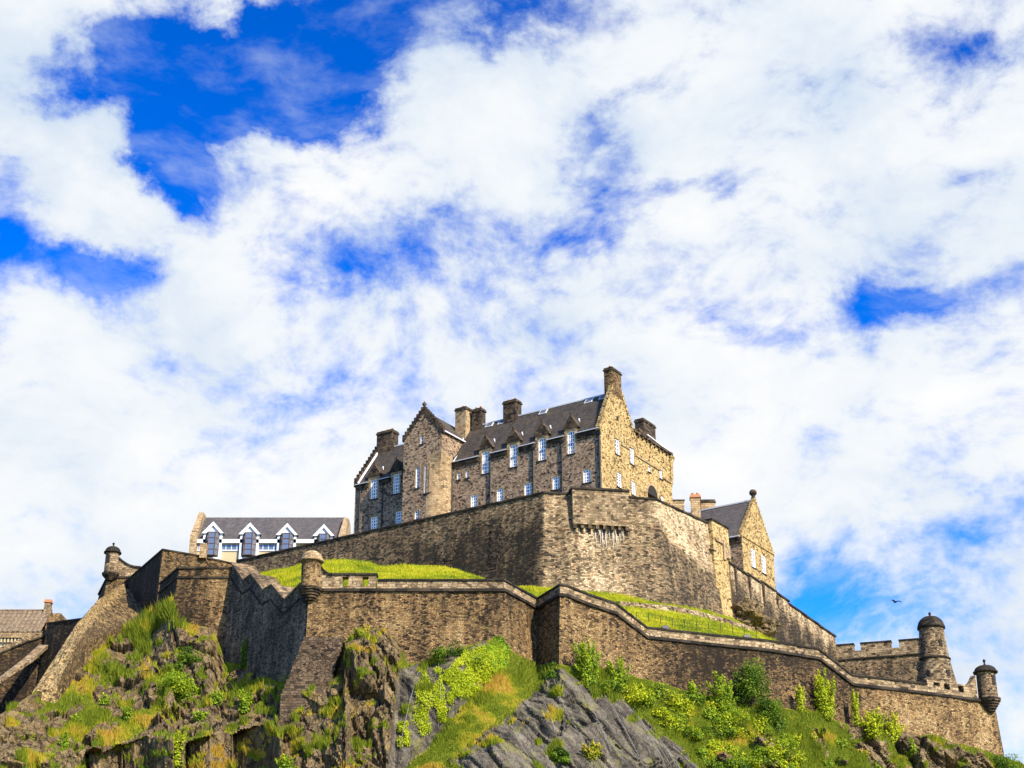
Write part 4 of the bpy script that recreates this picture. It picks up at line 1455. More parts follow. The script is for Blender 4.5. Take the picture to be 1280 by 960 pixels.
# low retaining wall across the bank
rp = []
for px, py in ((774, 758), (790, 759.5), (812, 761), (836, 764), (860, 768), (884, 773), (905, 779), (925, 785), (942, 790)):
    rp.append(bank(px, py) + np.array([0, -.3, .55]))
wall = thing("low_retaining_wall", "low rough stone retaining wall curving across the grass bank", "wall", rp[4])
mb = MB()
strip_wall(mb, rp, 1.9, .05, .5, .8, 3, lambda l, d, z, q: -.2, .12, seed=14)
mb.build("rubble_face", M_upper, wall)
# ------------------------------------------------------------------ buildings: shared pieces
def sash(root, fr, rect, off=-.20, cols=3, rows=5, bar=.065, name="window", glass=None, sill=True, framew=.14, sw=0.0, stop=True):
    """white sash window: frame with glazing bars > pane, sill"""
    u0, u1, z0, z1 = rect
    bar = bar * (1.6 if cols >= 3 else 1.0)
    if u1 - u0 < 1.0: framew = .065
    mb = MB()
    mb.box(fr, u0 + .002, u0 + framew, z0 + .002, z1 - .002, off - .06, off + .05)
    mb.box(fr, u1 - framew, u1 - .002, z0 + .002, z1 - .002, off - .06, off + .05)
    mb.box(fr, u0 + framew, u1 - framew, z0 + .002, z0 + framew, off - .06, off + .05)
    mb.box(fr, u0 + framew, u1 - framew, z1 - framew, z1 - .002, off - .06, off + .05)
    for k in range(1, cols):
        uc = u0 + (u1 - u0) * k / cols
        mb.box(fr, uc - bar / 2, uc + bar / 2, z0 + framew, z1 - framew, off - .04, off + .03)
    for k in range(1, rows):
        zc = z0 + (z1 - z0) * k / rows
        b_ = bar * (1.5 if k == rows // 2 else 1) / 2
        mb.box(fr, u0 + framew, u1 - framew, zc - b_, zc + b_, off - .035, off + .022)
    w = mb.build(name, M_white, root)
    mb = MB()
    mb.box(fr, u0 + .004, u1 - .004, z0 + .004, z1 - .004, off - .10, off - .062)
    mb.build("pane", glass or M_glass, w)
    if sill:
        mb = MB()
        mb.box(fr, u0 - .12, u1 + .12, z0 - .16, z0 - .002, -.18, .10)
        mb.build("sill", M_coping, w)
    if sw:
        mb = MB()
        surround(mb, fr, rect, sw, .014, stop)
        mb.build("stone_surround", M_ashlar, w)
    return w


def surround(mb, fr, rect, w=.22, off=.012, top=True):
    u0, u1, z0, z1 = rect
    mb.box(fr, u0 - w, u0 - .002, z0, z1, -.05, off)
    mb.box(fr, u1 + .002, u1 + w, z0, z1, -.05, off)
    if top:
        mb.box(fr, u0 - w, u1 + w, z1 + .002, z1 + w, -.05, off)


def chimney(root, fr, u0, u1, z0, z1, o0, o1, mat, pots=2, capmat=None, name="chimney"):
    mb = MB()
    mb.box(fr, u0, u1, z0, z1 - .45, o0, o1)
    ch = mb.build(name, mat, root)
    mb = MB()
    mb.box(fr, u0 - .12, u1 + .12, z1 - .448, z1 - .25, o0 - .12, o1 + .12)
    mb.box(fr, u0 - .03, u1 + .03, z1 - .248, z1, o0 - .03, o1 + .03)
    mb.build("chimney_cap", capmat or M_soot, ch)
    for k in range(pots):
        t = (k + .5) / pots
        if abs(u1 - u0) > abs(o1 - o0): c = fr.pt(u0 + (u1 - u0) * t, 0, (o0 + o1) / 2)
        else: c = fr.pt((u0 + u1) / 2, 0, o0 + (o1 - o0) * t)
        mb = MB()
        mb.lathe(c[0], c[1], [(.17, z1 + .002), (.15, z1 + .3), (.19, z1 + .34), (.17, z1 + .42), (.11, z1 + .42), (.11, z1 + .2)], 10)
        mb.build("chimney_pot", M_terracotta, ch)
    return ch


def skew_steps(mb, fr, ua, za, ub, zb, n, o0, o1, h=.35):
    """crow steps climbing from (ua,za) to (ub,zb) in the plane of fr"""
    for k in range(n):
        a, b = ua + (ub - ua) * k / n, ua + (ub - ua) * (k + 1) / n
        zl, zh = za + (zb - za) * k / n, za + (zb - za) * (k + 1) / n
        mb.box(fr, min(a, b), max(a, b) - .004, zl - .12, zh + h * .6, o0, o1)


# ------------------------------------------------------------------ the gabled main building
Y0 = 200.0
ca = P(752, 600, Y0)
FA = Frame(ca[:2], (.839, -.545))     # long facade, u negative to the left
FG = Frame(ca[:2], (.545, .839))      # gable end, u positive to the back right
Z1 = lambda X, Y: (420 + .2395 * X, 450 + .2395 * Y)
Z2 = lambda X, Y: (620 + .2395 * X, 450 + .2395 * Y)
zE = FA.z(753.4, 535)                 # eaves
uL = FA.u(*Z1(102, 660))              # left end of the facade
wP = 4.75                             # half width of the front roof
zRidge = None
FRg = Frame(FA.pt(0, 0, -wP)[:2], FA.d)
zRidge = FRg.z(*Z2(588, 173)) - .1
W2 = FG.u(839.5, 600)                 # far corner of the gable end
zB0 = 62.0
root = thing("gabled_barrack_building", "large brown stone gabled building with sash windows and dormers on the summit", "building", FA.pt(-15, zB0, -5))

def zr(z1x):  # rect from zoom-1 box on the facade with shear compensation
    x0, x1, y0, y1 = z1x
    return x0, x1, y0, y1

def frect(fr, conv, box, slope, off=0.0):
    x0, x1, y0, y1 = box
    dy = abs(slope) * (x1 - x0) / 2
    a, b = conv(x0, y0 + dy), conv(x1, y1 - dy)
    return fr.rect(a[0], b[0], a[1], b[1], off)

tall = [(Z1, (180, 215, 622, 728)), (Z1, (297, 331, 597, 702)), (Z1, (761, 798, 467, 597)), (Z1, (907, 945, 432, 563)), (Z2, (220, 259, 398, 528)), (Z2, (372, 410, 363, 493))]
lowr = [(Z1, (180, 216, 815, 887)), (Z1, (309, 343, 785, 858)), (Z1, (702, 737, 698, 770)), (Z1, (838, 873, 667, 740)), (Z2, (146, 184, 637, 708)), (Z2, (293, 331, 602, 680)), (Z2, (453, 494, 565, 645))]
tiny = [(Z1, (631, 648, 582, 627)), (Z1, (676, 693, 572, 617))]
TALL = [frect(FA, c, b, .22) for c, b in tall]
TALL = [(a, b, TALL[0][2] * 0 + c, d) for a, b, c, d in TALL]
zt0 = float(np.mean([r[2] for r in TALL])); zt1 = float(np.mean([r[3] for r in TALL]))
LOWR = [frect(FA, c, b, .22) for c, b in lowr]
zl0 = float(np.mean([r[2] for r in LOWR])); zl1 = float(np.mean([r[3] for r in LOWR]))
TALL = [(a, b, .5 * c + .5 * zt0, .5 * d + .5 * zt1) for a, b, c, d in TALL]
LOWR = [(a, b, .5 * c + .5 * zl0, .5 * d + .5 * zl1) for a, b, c, d in LOWR]
TINY = [frect(FA, c, b, .22) for c, b in tiny]

mb = MB()
wall_open(mb, FA, uL, 0, zB0, zE, [(a, b, c, zE) if d > zE else (a, b, c, d) for a, b, c, d in TALL] + LOWR + TINY, .3)
mb.build("facade_wall", M_rubble, root)
for r in TALL:
    w = sash(root, FA, r, -.16, 3, 6, .075)
    mb = MB()
    a, b, c, d = r
    mb.box(FA, a - .22, a - .002, c, zE - .01, -.05, .014); mb.box(FA, b + .002, b + .22, c, zE - .01, -.05, .014)
    mb.build("stone_surround", M_ashlar, w)
for r in LOWR: sash(root, FA, r, -.16, 3, 4, .075, sw=.17)
for r in TINY: sash(root, FA, r, -.14, 2, 3, .07, sw=.14)

# roof of the front range
k_roof = (zRidge - zE) / (wP + .25)
mb = MB()
uLr = uL + .45
rp_ = lambda u, o: FA.pt(u, zE + .02 + (.28 - o) * k_roof * (zRidge - zE - .02) / ((wP + .28) * k_roof), o)
cu = uLr
for a, b, c, d in sorted(TALL):
    # the slope is cut out where a dormer stands through it
    mb.grid([[rp_(cu, .28), rp_(a - .42, .28)], [rp_(cu, -wP), rp_(a - .42, -wP)]])
    mb.grid([[rp_(a - .42, -.47), rp_(b + .42, -.47)], [rp_(a - .42, -wP), rp_(b + .42, -wP)]])
    cu = b + .42
mb.grid([[rp_(cu, .28), rp_(-.42, .28)], [rp_(cu, -wP), rp_(-.42, -wP)]])
mb.grid([[FA.pt(uLr, zRidge, -wP), FA.pt(-.42, zRidge, -wP)], [FA.pt(uLr, zE, -2 * wP), FA.pt(-.42, zE, -2 * wP)]])
roof = mb.build("roof", M_slate, root)
mb = MB()
mb.box(FA, uLr, -.45, zRidge - .08, zRidge + .10, -wP - .14, -wP + .14)
mb.build("ridge_capping", M_lead, roof)
# gutter and dark corbelled eaves course
mb = MB()
tu0, tu1 = FA.u(*Z1(352, 610)), FA.u(*Z1(598, 560))
ends = [(uL + .1, tu0 - .05)] + [(tu1 + .1, -.05)]
cuts = sorted([(a - .36, b + .36) for a, b, c, d in TALL])
segs = []
for e0, e1 in ends:
    cur = e0
    for a, b in cuts:
        if a > cur and b < e1:
            segs.append((cur, a))
            cur = b
    segs.append((cur, e1))
for a, b in segs:
    mb = MB()
    mb.box(FA, a, b, zE - .62, zE - .05, -.05, .16)
    k = a + .2
    while k < b - .3:
        mb.box(FA, k, k + .22, zE - .9, zE - .622, -.05, .13)
        k += .55
    mb.build("eaves_course", M_soot, root)
    mb = MB()
    mb.box(FA, a, b, zE - .02, zE + .10, .285, .40)
    mb.build("gutter", M_lead, root)

# wallhead dormers with stone pediments
for i, (a, b, c, d) in enumerate(TALL):
    w_ = .42
    zb_, za_ = d + .30, d + .30 + 2.0
    um = (a + b) / 2
    mb = MB()
    mb.box(FA, a - w_, a - .004, zE + .003, zb_, -.5, .06)
    mb.box(FA, b + .004, b + w_, zE + .003, zb_, -.5, .06)
    mb.box(FA, a - .004, b + .004, d + .002, zb_, -.5, .06)
    dm = mb.build("dormer", M_ashlar, root)
    mb = MB()
    wl, wr = a - w_ - .36, b + w_ + .36
    f = [FA.pt(wl, zb_ + .003, .14), FA.pt(wr, zb_ + .003, .14), FA.pt(um, za_, .14)]
    g = [FA.pt(wl, zb_ + .003, -.35), FA.pt(wr, zb_ + .003, -.35), FA.pt(um, za_, -.35)]
    mb.face(f); mb.face(g[::-1])
    for p in range(3):
        q = (p + 1) % 3
        mb.face([f[p], g[p], g[q], f[q]])
    mb.box(FA, um - .10, um + .10, za_ - .05, za_ + .32, -.1, .1)
    mb.build("pediment", M_soot, dm)
    mb = MB()
    db, da = (zb_ - zE) / k_roof + .1, (za_ - zE) / k_roof - .1
    z_b, z_a = zb_ + .05, za_ - .05
    mb.face([FA.pt(wr - .1, z_b, -.36), FA.pt(wr - .1, z_b, -db), FA.pt(um, z_a, -da), FA.pt(um, z_a, -.36)])
    mb.face([FA.pt(wl + .1, z_b, -.36), FA.pt(um, z_a, -.36), FA.pt(um, z_a, -da), FA.pt(wl + .1, z_b, -db)])
    for uu in (a - w_ + .02, b + w_ - .02):
        mb.face([FA.pt(uu, zE + .05, -.5), FA.pt(uu, z_b, -.5), FA.pt(uu, z_b, -db)])
    mb.build("dormer_roof", M_slate, dm)
    mb = MB()
    # pale lead flashing along the valley on the right of the little roof
    up_ = .10
    pa, pb, pc = FA.pt(um + .15, z_a + up_, -da + .1), FA.pt(wr + .02, z_b + up_, -db + .05), FA.pt(b + w_ + .05, zE + .25, -.35)
    mb.tube(pa, pb, .11, n=6); mb.tube(pb, pc, .11, n=6)
    mb.build("lead_flashing", M_flash, dm)

# drainpipes
for conv, X, Yb in ((Z1, 127, 880), (Z1, 245, 860), (Z1, 358, 840), (Z1, 608, 770), (Z1, 808, 740), (Z2, 197, 690), (Z2, 347, 680), (Z2, 545, 670)):
    uu = FA.u(*conv(X, Yb - 120))
    mb = MB()
    mb.tube(FA.pt(uu, zB0 + 1, .14), FA.pt(uu, zE - .55, .14), .10, n=8)
    mb.box(FA, uu - .2, uu + .2, zE - .85, zE - .52, .01, .30)
    mb.build("drainpipe", M_pipe, root)

# skylights in the roof plane
rn = np.cross(np.append(FA.d, 0), FA.pt(0, zRidge, -wP) - FA.pt(0, zE + .02, .28)); rn /= np.linalg.norm(rn)
if rn[2] < 0: rn = -rn
rup = FA.pt(0, zRidge, -wP) - FA.pt(0, zE + .02, .28); rup /= np.linalg.norm(rup)
r0 = FA.pt(0, zE + .02, .28)
for conv, X, Yy in ((Z1, 803, 339), (Z1, 868, 324), (Z2, 248, 272), (Z2, 486, 214), (Z2, 562, 193)):
    d = ray(*conv(X, Yy)); o = np.array([0, 0, CAMZ])
    t = ((r0 - o) @ rn) / (d @ rn)
    c = o + d * t
    D3 = np.append(FA.d, 0)
    def slab(w, h, t0, t1):
        cs = [c - D3 * w - rup * h, c + D3 * w - rup * h, c + D3 * w + rup * h, c - D3 * w + rup * h]
        return [p + rn * t0 for p in cs] + [p + rn * t1 for p in cs]
    mb = MB(); mb.hexa(slab(.62, .55, .01, .12))
    s_k = mb.build("skylight", M_lead, roof)
    mb = MB(); mb.hexa(slab(.46, .40, .122, .14))
    mb.build("pane", M_blueglass, s_k) if False else mb.build("skylight_pane", M_blueglass, roof)

# left gable end with crow steps
FGl = Frame(FA.pt(uL, 0)[:2], FG.d)      # plane at the left end
mb = MB()
mb.face([FGl.pt(0, zB0), FGl.pt(2 * wP, zB0), FGl.pt(2 * wP, zE), FGl.pt(wP, zRidge), FGl.pt(0, zE)][::-1])
mb.face([FGl.pt(0.002, zE - .3, .44), FGl.pt(2 * wP, zE, .44), FGl.pt(wP, zRidge + .1, .44)])
mb.build("left_gable_wall", M_rubble, root)
mb = MB()
skew_steps(mb, FGl, -.25, zE - .1, wP, zRidge, 10, -.12, .46, .9)
mb.build("crow_steps", M_soot, root)
mb = MB()
skew_steps(mb, FGl, 2 * wP, zE, wP, zRidge, 15, -.12, .46, .5)
mb.build("crow_steps", M_soot, root)
mb = MB()
mb.tube(FA.pt(uL + .62, zE + .2, .22), FA.pt(uL + .62, zRidge + .12, -wP + .1), .15, n=6)
mb.build("lead_flashing", M_flash, roof)

# right gable end
zG = zE
wv = 2 * wP + .6                                   # where the front gable meets the rear range
gw = [frect(FG, Z2, b, .6) for b in ((622, 645, 393, 500), (698, 720, 440, 550), (631, 655, 583, 672), (707, 729, 630, 712), (853, 868, 568, 625), (795, 806, 553, 588), (863, 875, 705, 748))]
gt = (gw[0][3] + gw[1][3]) / 2
arch = frect(FG, Z2, (792, 842, 672, 760), .6)
arch = (arch[0], arch[1], zB0 + .5, arch[3] - .55)
zE2 = FG.z(*Z2(875, 475))
zE2 = max(zE2, zE)
mb = MB()
wall_open(mb, FG, 0, wv, zB0, zE, gw[:4], .3)
zpk = zRidge + .45
mb.face([FG.pt(0, zE), FG.pt(wv, zE), FG.pt(wv, zE + .6), FG.pt(wP + 1.1, zpk - .1), FG.pt(wP - 1.1, zpk - .1)])
wall_open(mb, FG, wv, W2, zB0, zE2 - .3, gw[4:] + [arch], .35)
mb.face([FG.pt(wv, zE2 - .3), FG.pt(W2, zE2 - .3), FG.pt(W2, zE2), FG.pt(wv, zE2)])
mb.face([FG.pt(W2, zB0), FG.pt(W2, zB0, -14), FG.pt(W2, zE2, -14), FG.pt(W2, zE2)])
mb.face([FG.pt(0, zE, -.5), FG.pt(wP, zpk, -.5), FG.pt(wv, zE + .6, -.5)])
mb.build("gable_wall", M_sunlit, root)
for r in gw[:4]: sash(root, FG, r, -.13, 2, 5, .07, sw=.18)
for r in gw[4:]: sash(root, FG, r, -.13, 2, 3, .06, sw=.12)
# arched opening: its inner shade is a dark panel and a flat dark head
mb = MB()
a0, a1, az0, az1 = arch
mb.face([FG.pt(a0, az0, -.34), FG.pt(a1, az0, -.34), FG.pt(a1, az1, -.34), FG.pt(a0, az1, -.34)])
mb.build("arch_shade", M_darkhole, root)
mb = MB()
am, ar = (a0 + a1) / 2, (a1 - a0) / 2
for k in range(11):
    t0, t1 = math.pi * k / 11, math.pi * (k + 1) / 11
    pts_ = []
    for rr_, tt in ((ar, t0), (ar + .32, t0), (ar + .32, t1), (ar, t1)):
        pts_.append((am + rr_ * math.cos(tt), az1 - .02 + rr_ * math.sin(tt)))
    mb.hexa([FG.pt(u_, z_, -.01) for u_, z_ in pts_] + [FG.pt(u_, z_, .06) for u_, z_ in pts_])
mb.build("arch_stones", M_ashlar, root)
mb = MB()
mb.face([FG.pt(am + ar * .98 * math.cos(t), az1 - .02 + ar * .98 * math.sin(t), .012) for t in np.linspace(0, math.pi, 17)])
mb.build("arch_head_shade", M_darkhole, root)
# slits high in the gable
for b in ((629, 639, 290, 320), (702, 716, 330, 362)):
    a_, b_, c_, d_ = frect(FG, Z2, b, .6)
    mb = MB(); mb.box(FG, a_, b_, c_, d_, -.1, .02)  # flush dark box in place of the slit's inner shade
    mb.build("slit_window", M_darkhole, root)
# stepped string course
mb = MB()
sz = gt - 1.1
mb.box(FG, gw[1][1] + .3, W2 - 3.6, sz - .12, sz + .12, -.05, .14)
mb.build("string_course", M_ashlar, root)
mb = MB()
mb.box(FG, gw[0][1] + .3, gw[1][0] - .3, gt - .9, gt - .68, -.05, .12)
mb.build("string_course", M_ashlar, root)
mb = MB()
mb.box(FG, W2 - 2.6, W2 + .1, sz - 1.0, sz - .75, -.05, .16)
mb.build("string_course", M_ashlar, root)
mb = MB()
skew_steps(mb, FG, -.3, zE - .1, wP - 1.2, zpk - .2, 16, -.55, .10, .45)
mb.build("crow_steps", M_sunlit, root)
mb = MB()
skew_steps(mb, FG, wv + .15, zE + .7, wP + 1.2, zpk - .2, 16, -.55, .10, .45)
mb.build("crow_steps", M_sunlit, root)
# rear range: eaves, roof that leans back, dark stepped skew
mb = MB()
mb.box(FG, wv - 1.2, W2 + .25, zE2 + .002, zE2 + .35, -.4, .28)
for k in range(9):
    uu = wv + .2 + k * (W2 - wv - .4) / 8
    mb.box(FG, uu - .14, uu + .14, zE2 - .45, zE2 - .002, -.1, .22)
mb.build("corbelled_eaves", M_soot, root)
mb = MB()
wm = (wv + W2) / 2
rz = zE2 + 2.6
mb.face([FG.pt(wv - .6, zE2 + .3, .3), FG.pt(W2 + .2, zE2 + .3, .3), FG.pt(W2 + .1, zE2 + 2.2, -2.6), FG.pt(wv - .6, zE2 + 2.2, -2.6)])
mb.face([FG.pt(wv - .6, zE2 + 2.2, -2.6), FG.pt(W2 + .1, zE2 + 2.2, -2.6), FG.pt(W2 + .1, zE2 + .3, -12), FG.pt(wv - .6, zE2 + .3, -12)])
mb.build("rear_roof", M_slate, root)
mb = MB()
FG2 = Frame(FG.pt(0, 0, -2.4)[:2], FG.d)
skew_steps(mb, FG2, W2 + .35, zE2 + 1.2, wm - .4, zE2 + 2.8, 13, -.3, .3, .3)
mb.build("rear_crow_steps", M_soot, root)
mb = MB()
mb.tube(FG.pt(wm - .6, zE2 + 1.5, -.7), FG.pt(W2 + .2, zE2 + .5, -.05), .10, n=6)
mb.build("lead_flashing", M_flash, root)
# corner turret strip on the far corner
mb = MB()
cp_ = FG.pt(W2 - .1, 0, .0)
zc_ = FG.z(839, 572)
mb.lathe(cp_[0], cp_[1], [(.12, zc_ - 4.5), (.30, zc_ - 3.5), (.34, zc_ - 1.0), (.55, zc_ - .4), (.62, zc_), (.62, zE2 - .5)], 16)
mb.build("corner_turret", M_sunlit, root)
# chimneys
uc0, uc1 = FG.u(*Z2(626, 150)), FG.u(*Z2(672, 150))
ztop = FG.z(*Z2(640, 58))
chimney(root, FG, wP - 1.25, wP + 1.25, zpk - 1.2, ztop, -1.25, .02, M_lower, 2, M_soot)
u0_ = FRg.u(*Z2(52, 260)); u1_ = FRg.u(*Z2(118, 250))
chimney(root, FRg, u0_, u1_, zRidge - 1.0, FRg.z(*Z2(85, 218)), -.75, .75, M_soot, 2)
u0_ = FRg.u(*Z1(652, 350)); u1_ = FRg.u(*Z1(768, 330))
zc_ = FRg.z(*Z1(712, 258))
chimney(root, FRg, u0_ + .1, u0_ + 1.9, zRidge - 2.4, zc_, -2.6, 1.6, M_ashlar, 3, M_soot)
chimney(root, FRg, u0_ + 2.3, u1_, zRidge - .8, zc_ - .3, -.6, .6, M_soot, 2)
u0_ = FRg.u(*Z1(230, 420)); u1_ = FRg.u(*Z1(308, 410))
chimney(root, FRg, u0_, u1_, zRidge - 1.2, FRg.z(*Z1(268, 378)), -.8, .8, M_soot, 3)
FC2 = Frame(FG.pt(0, 0, -4)[:2], FG.d)
u0_ = FC2.u(*Z2(770, 360)); u1_ = FC2.u(*Z2(832, 370))
chimney(root, FC2, u0_, u1_, zE2 + .5, FC2.z(*Z2(800, 322)), -1.4, 0, M_soot, 2)
# raised skew of the cross wall beside the big chimney
mb = MB()
mb.tube(FA.pt(FRg.u(*Z1(700, 360)) + .2, zRidge - .1, -wP + .3), FA.pt(FRg.u(*Z1(700, 360)) - .3, zE + 2.6, -1.9), .14, n=6)
mb.build("lead_flashing", M_flash, roof)

# ---- the projecting stair tower
pj = 2.7
tuL = FA.u(*Z1(350, 600), pj)
tuR = FA.u(*Z1(549, 560), pj)
zTl = FA.z(*Z1(350, 412), pj)
zTr = FA.z(*Z1(548, 374), pj)
zT = (zTl + zTr) / 2
tm = (tuL + tuR) / 2
zTa = FA.z(*Z1(453, 258), pj)
zsq1, zsq0 = FA.z(*Z1(505, 490), pj), FA.z(*Z1(560, 590), pj)
rad = 2.45
# plan: left side, front with window openings, rounded right corner, right side
tw_ = [frect(FA, Z1, b, .22, pj) for b in ((415, 436, 555, 670), (461, 484, 543, 697), (410, 433, 782, 833))]
slit = frect(FA, Z1, (440, 456, 380, 440), .22, pj)
ufl = tuR - rad
mb = MB()
wall_open(mb, FA, tuL, ufl, zB0, zT, tw_ + [slit], .3, pj)
mb.face([FA.pt(tuL, zB0, 0), FA.pt(tuL, zB0, pj), FA.pt(tuL, zT, pj), FA.pt(tuL, zT, -6)])
mb.face([FA.pt(tuL, zT, pj), FA.pt(tuR, zT, pj), FA.pt(tm, zTa, pj)])
mb.face([FA.pt(ufl, zsq1, pj), FA.pt(tuR, zsq1, pj), FA.pt(tuR, zT, pj), FA.pt(ufl, zT, pj)])
mb.face([FA.pt(tuR, zsq1, pj), FA.pt(tuR, zsq1, -.0), FA.pt(tuR, zT, -6), FA.pt(tuR, zT, pj)])
tower = mb.build("stair_tower", M_rubble, root)
mb = MB()
rows, uvs = [], []
zs_list = [zB0] + list(np.linspace(zB0 + 2, zsq0, 6)) + list(np.linspace(zsq0 + .2, zsq1, 8))
for zc in zs_list:
    t = float(np.clip((zc - zsq0) / (zsq1 - zsq0), 0, 1))
    bul = rad * (t ** 1.6)           # how far the round corner is pulled out to the square one
    row, ur = [], []
    for k in range(17):
        an = math.pi / 2 * k / 16
        ru = ufl + rad * math.sin(an); ro = pj - rad * (1 - math.cos(an))
        # square-corner path of the same parameter
        if k <= 8: su, so = ufl + rad * k / 8, pj
        else: su, so = tuR, pj - rad * (k - 8) / 8
        tt = t ** 1.5
        row.append(FA.pt(ru + (su - ru) * tt, zc, ro + (so - ro) * tt)); ur.append((k * .25 + 40, zc))
    row.append(FA.pt(tuR, zc, 0)); ur.append((45, zc))
    rows.append(row); uvs.append(ur)
mb.grid(rows, uvs, False)
mb.build("rounded_corner", M_ashlar, tower)
FT_ = Frame(FA.pt(0, 0, pj)[:2], FA.d)
for r, cr in zip(tw_ + [slit], ((2, 6), (2, 8), (2, 3), (1, 3))):
    sash(root, FT_, r, -.14, cr[0], cr[1], .07, sw=.2)
mb = MB()
skew_steps(mb, FT_, tuL - .25, zT - .2, tm, zTa - .1, 9, -.5, .10, .75)
mb.build("crow_steps", M_soot, tower)
mb = MB()
skew_steps(mb, FT_, tuR + .25, zT - .2, tm, zTa - .1, 9, -.5, .10, .75)
mb.build("crow_steps", M_soot, tower)
mb = MB()
c = FT_.pt(tm, 0, -.2)
mb.lathe(c[0], c[1], [(.3, zTa + .1), (.16, zTa + .35), (.12, zTa + .5), (.30, zTa + .72), (.30, zTa + .95), (.1, zTa + 1.1), (.06, zTa + 1.25), (0, zTa + 1.3)], 12)
mb.build("finial", M_soot, tower)
mb = MB()
dback = -(zTa - zE) / k_roof - .5
mb.face([FA.pt(tuR + .25, zT - .12, pj - .45), FA.pt(tuR + .25, zT - .12, -(zT - zE) / k_roof - .4), FA.pt(tm, zTa - .1, dback), FA.pt(tm, zTa - .1, pj - .45)])
mb.face([FA.pt(tuL - .25, zT - .12, pj - .45), FA.pt(tm, zTa - .1, pj - .45), FA.pt(tm, zTa - .1, dback), FA.pt(tuL - .25, zT - .12, -(zT - zE) / k_roof - .4)])
mb.build("tower_roof", M_slate, tower)
mb = MB()
mb.tube(FA.pt(tuR + .3, zT - .05, pj - .3), FA.pt(tuR + .3, zT - .05, -(zT - zE) / k_roof), .11, n=6)
mb.tube(FA.pt(tuR + .4, zT - .05, -(zT - zE) / k_roof), FA.pt(tuR + .25, zE + .1, .15), .13, n=6)
mb.build("lead_flashing", M_flash, tower)

# ------------------------------------------------------------------ building with the white dormers
Zc = lambda X, Y: (200 + .203125 * X, 620 + .203125 * Y)
FW = Frame(P(340, 675, 252)[:2], (1, 0.0))
root = thing("white_dormer_building", "long slate roofed building with four pointed white dormers and blue bay windows", "building", P(335, 700, 253))
uw0, uw1 = FW.u(*Zc(200, 280)), FW.u(*Zc(1120, 270))
zw_e = FW.z(*Zc(600, 272))
FWr = Frame(FW.pt(0, 0, -5)[:2], FW.d)
zw_r = FWr.z(*Zc(600, 132))
mb = MB()
zw_0 = FW.z(*Zc(400, 480))
mb.face([FW.pt(uw0, zw_0), FW.pt(uw1, zw_0), FW.pt(uw1, zw_e), FW.pt(uw0, zw_e)])
mb.face([FW.pt(uw0, zw_0), FW.pt(uw0, zw_e), FW.pt(uw0, zw_r, -5), FW.pt(uw0, zw_e, -10), FW.pt(uw0, zw_0, -10)])
mb.face([FW.pt(uw1, zw_0), FW.pt(uw1, zw_0, -10), FW.pt(uw1, zw_e, -10), FW.pt(uw1, zw_r, -5), FW.pt(uw1, zw_e)])
mb.build("harled_wall", M_ochre, root)
mb = MB()
mb.grid([[FW.pt(uw0, zw_e + .02, .5), FW.pt(uw1, zw_e + .02, .5)], [FW.pt(uw0, zw_r, -5), FW.pt(uw1, zw_r, -5)]])
mb.grid([[FW.pt(uw0, zw_r, -5), FW.pt(uw1, zw_r, -5)], [FW.pt(uw0, zw_e, -10), FW.pt(uw1, zw_e, -10)]])
mb.build("roof", M_slate2, root)
mb = MB()
mb.box(FW, uw0, uw1, zw_e - .62, zw_e, .42, .54)
mb.box(FW, uw0, uw1, zw_e - .62, zw_e - .56, .02, .418)
mb.build("fascia", M_render, root)
bays = [(326, 228, 360, 262, 398, 160, 375), (553, 232, 365, 488, 625, 166, 380), (782, 236, 325, 714, 850, 170, 400), (1008, 240, 280, 942, 1076, 176, 400)]
kw = (zw_r - zw_e) / 5.5
prev = uw0 + .1
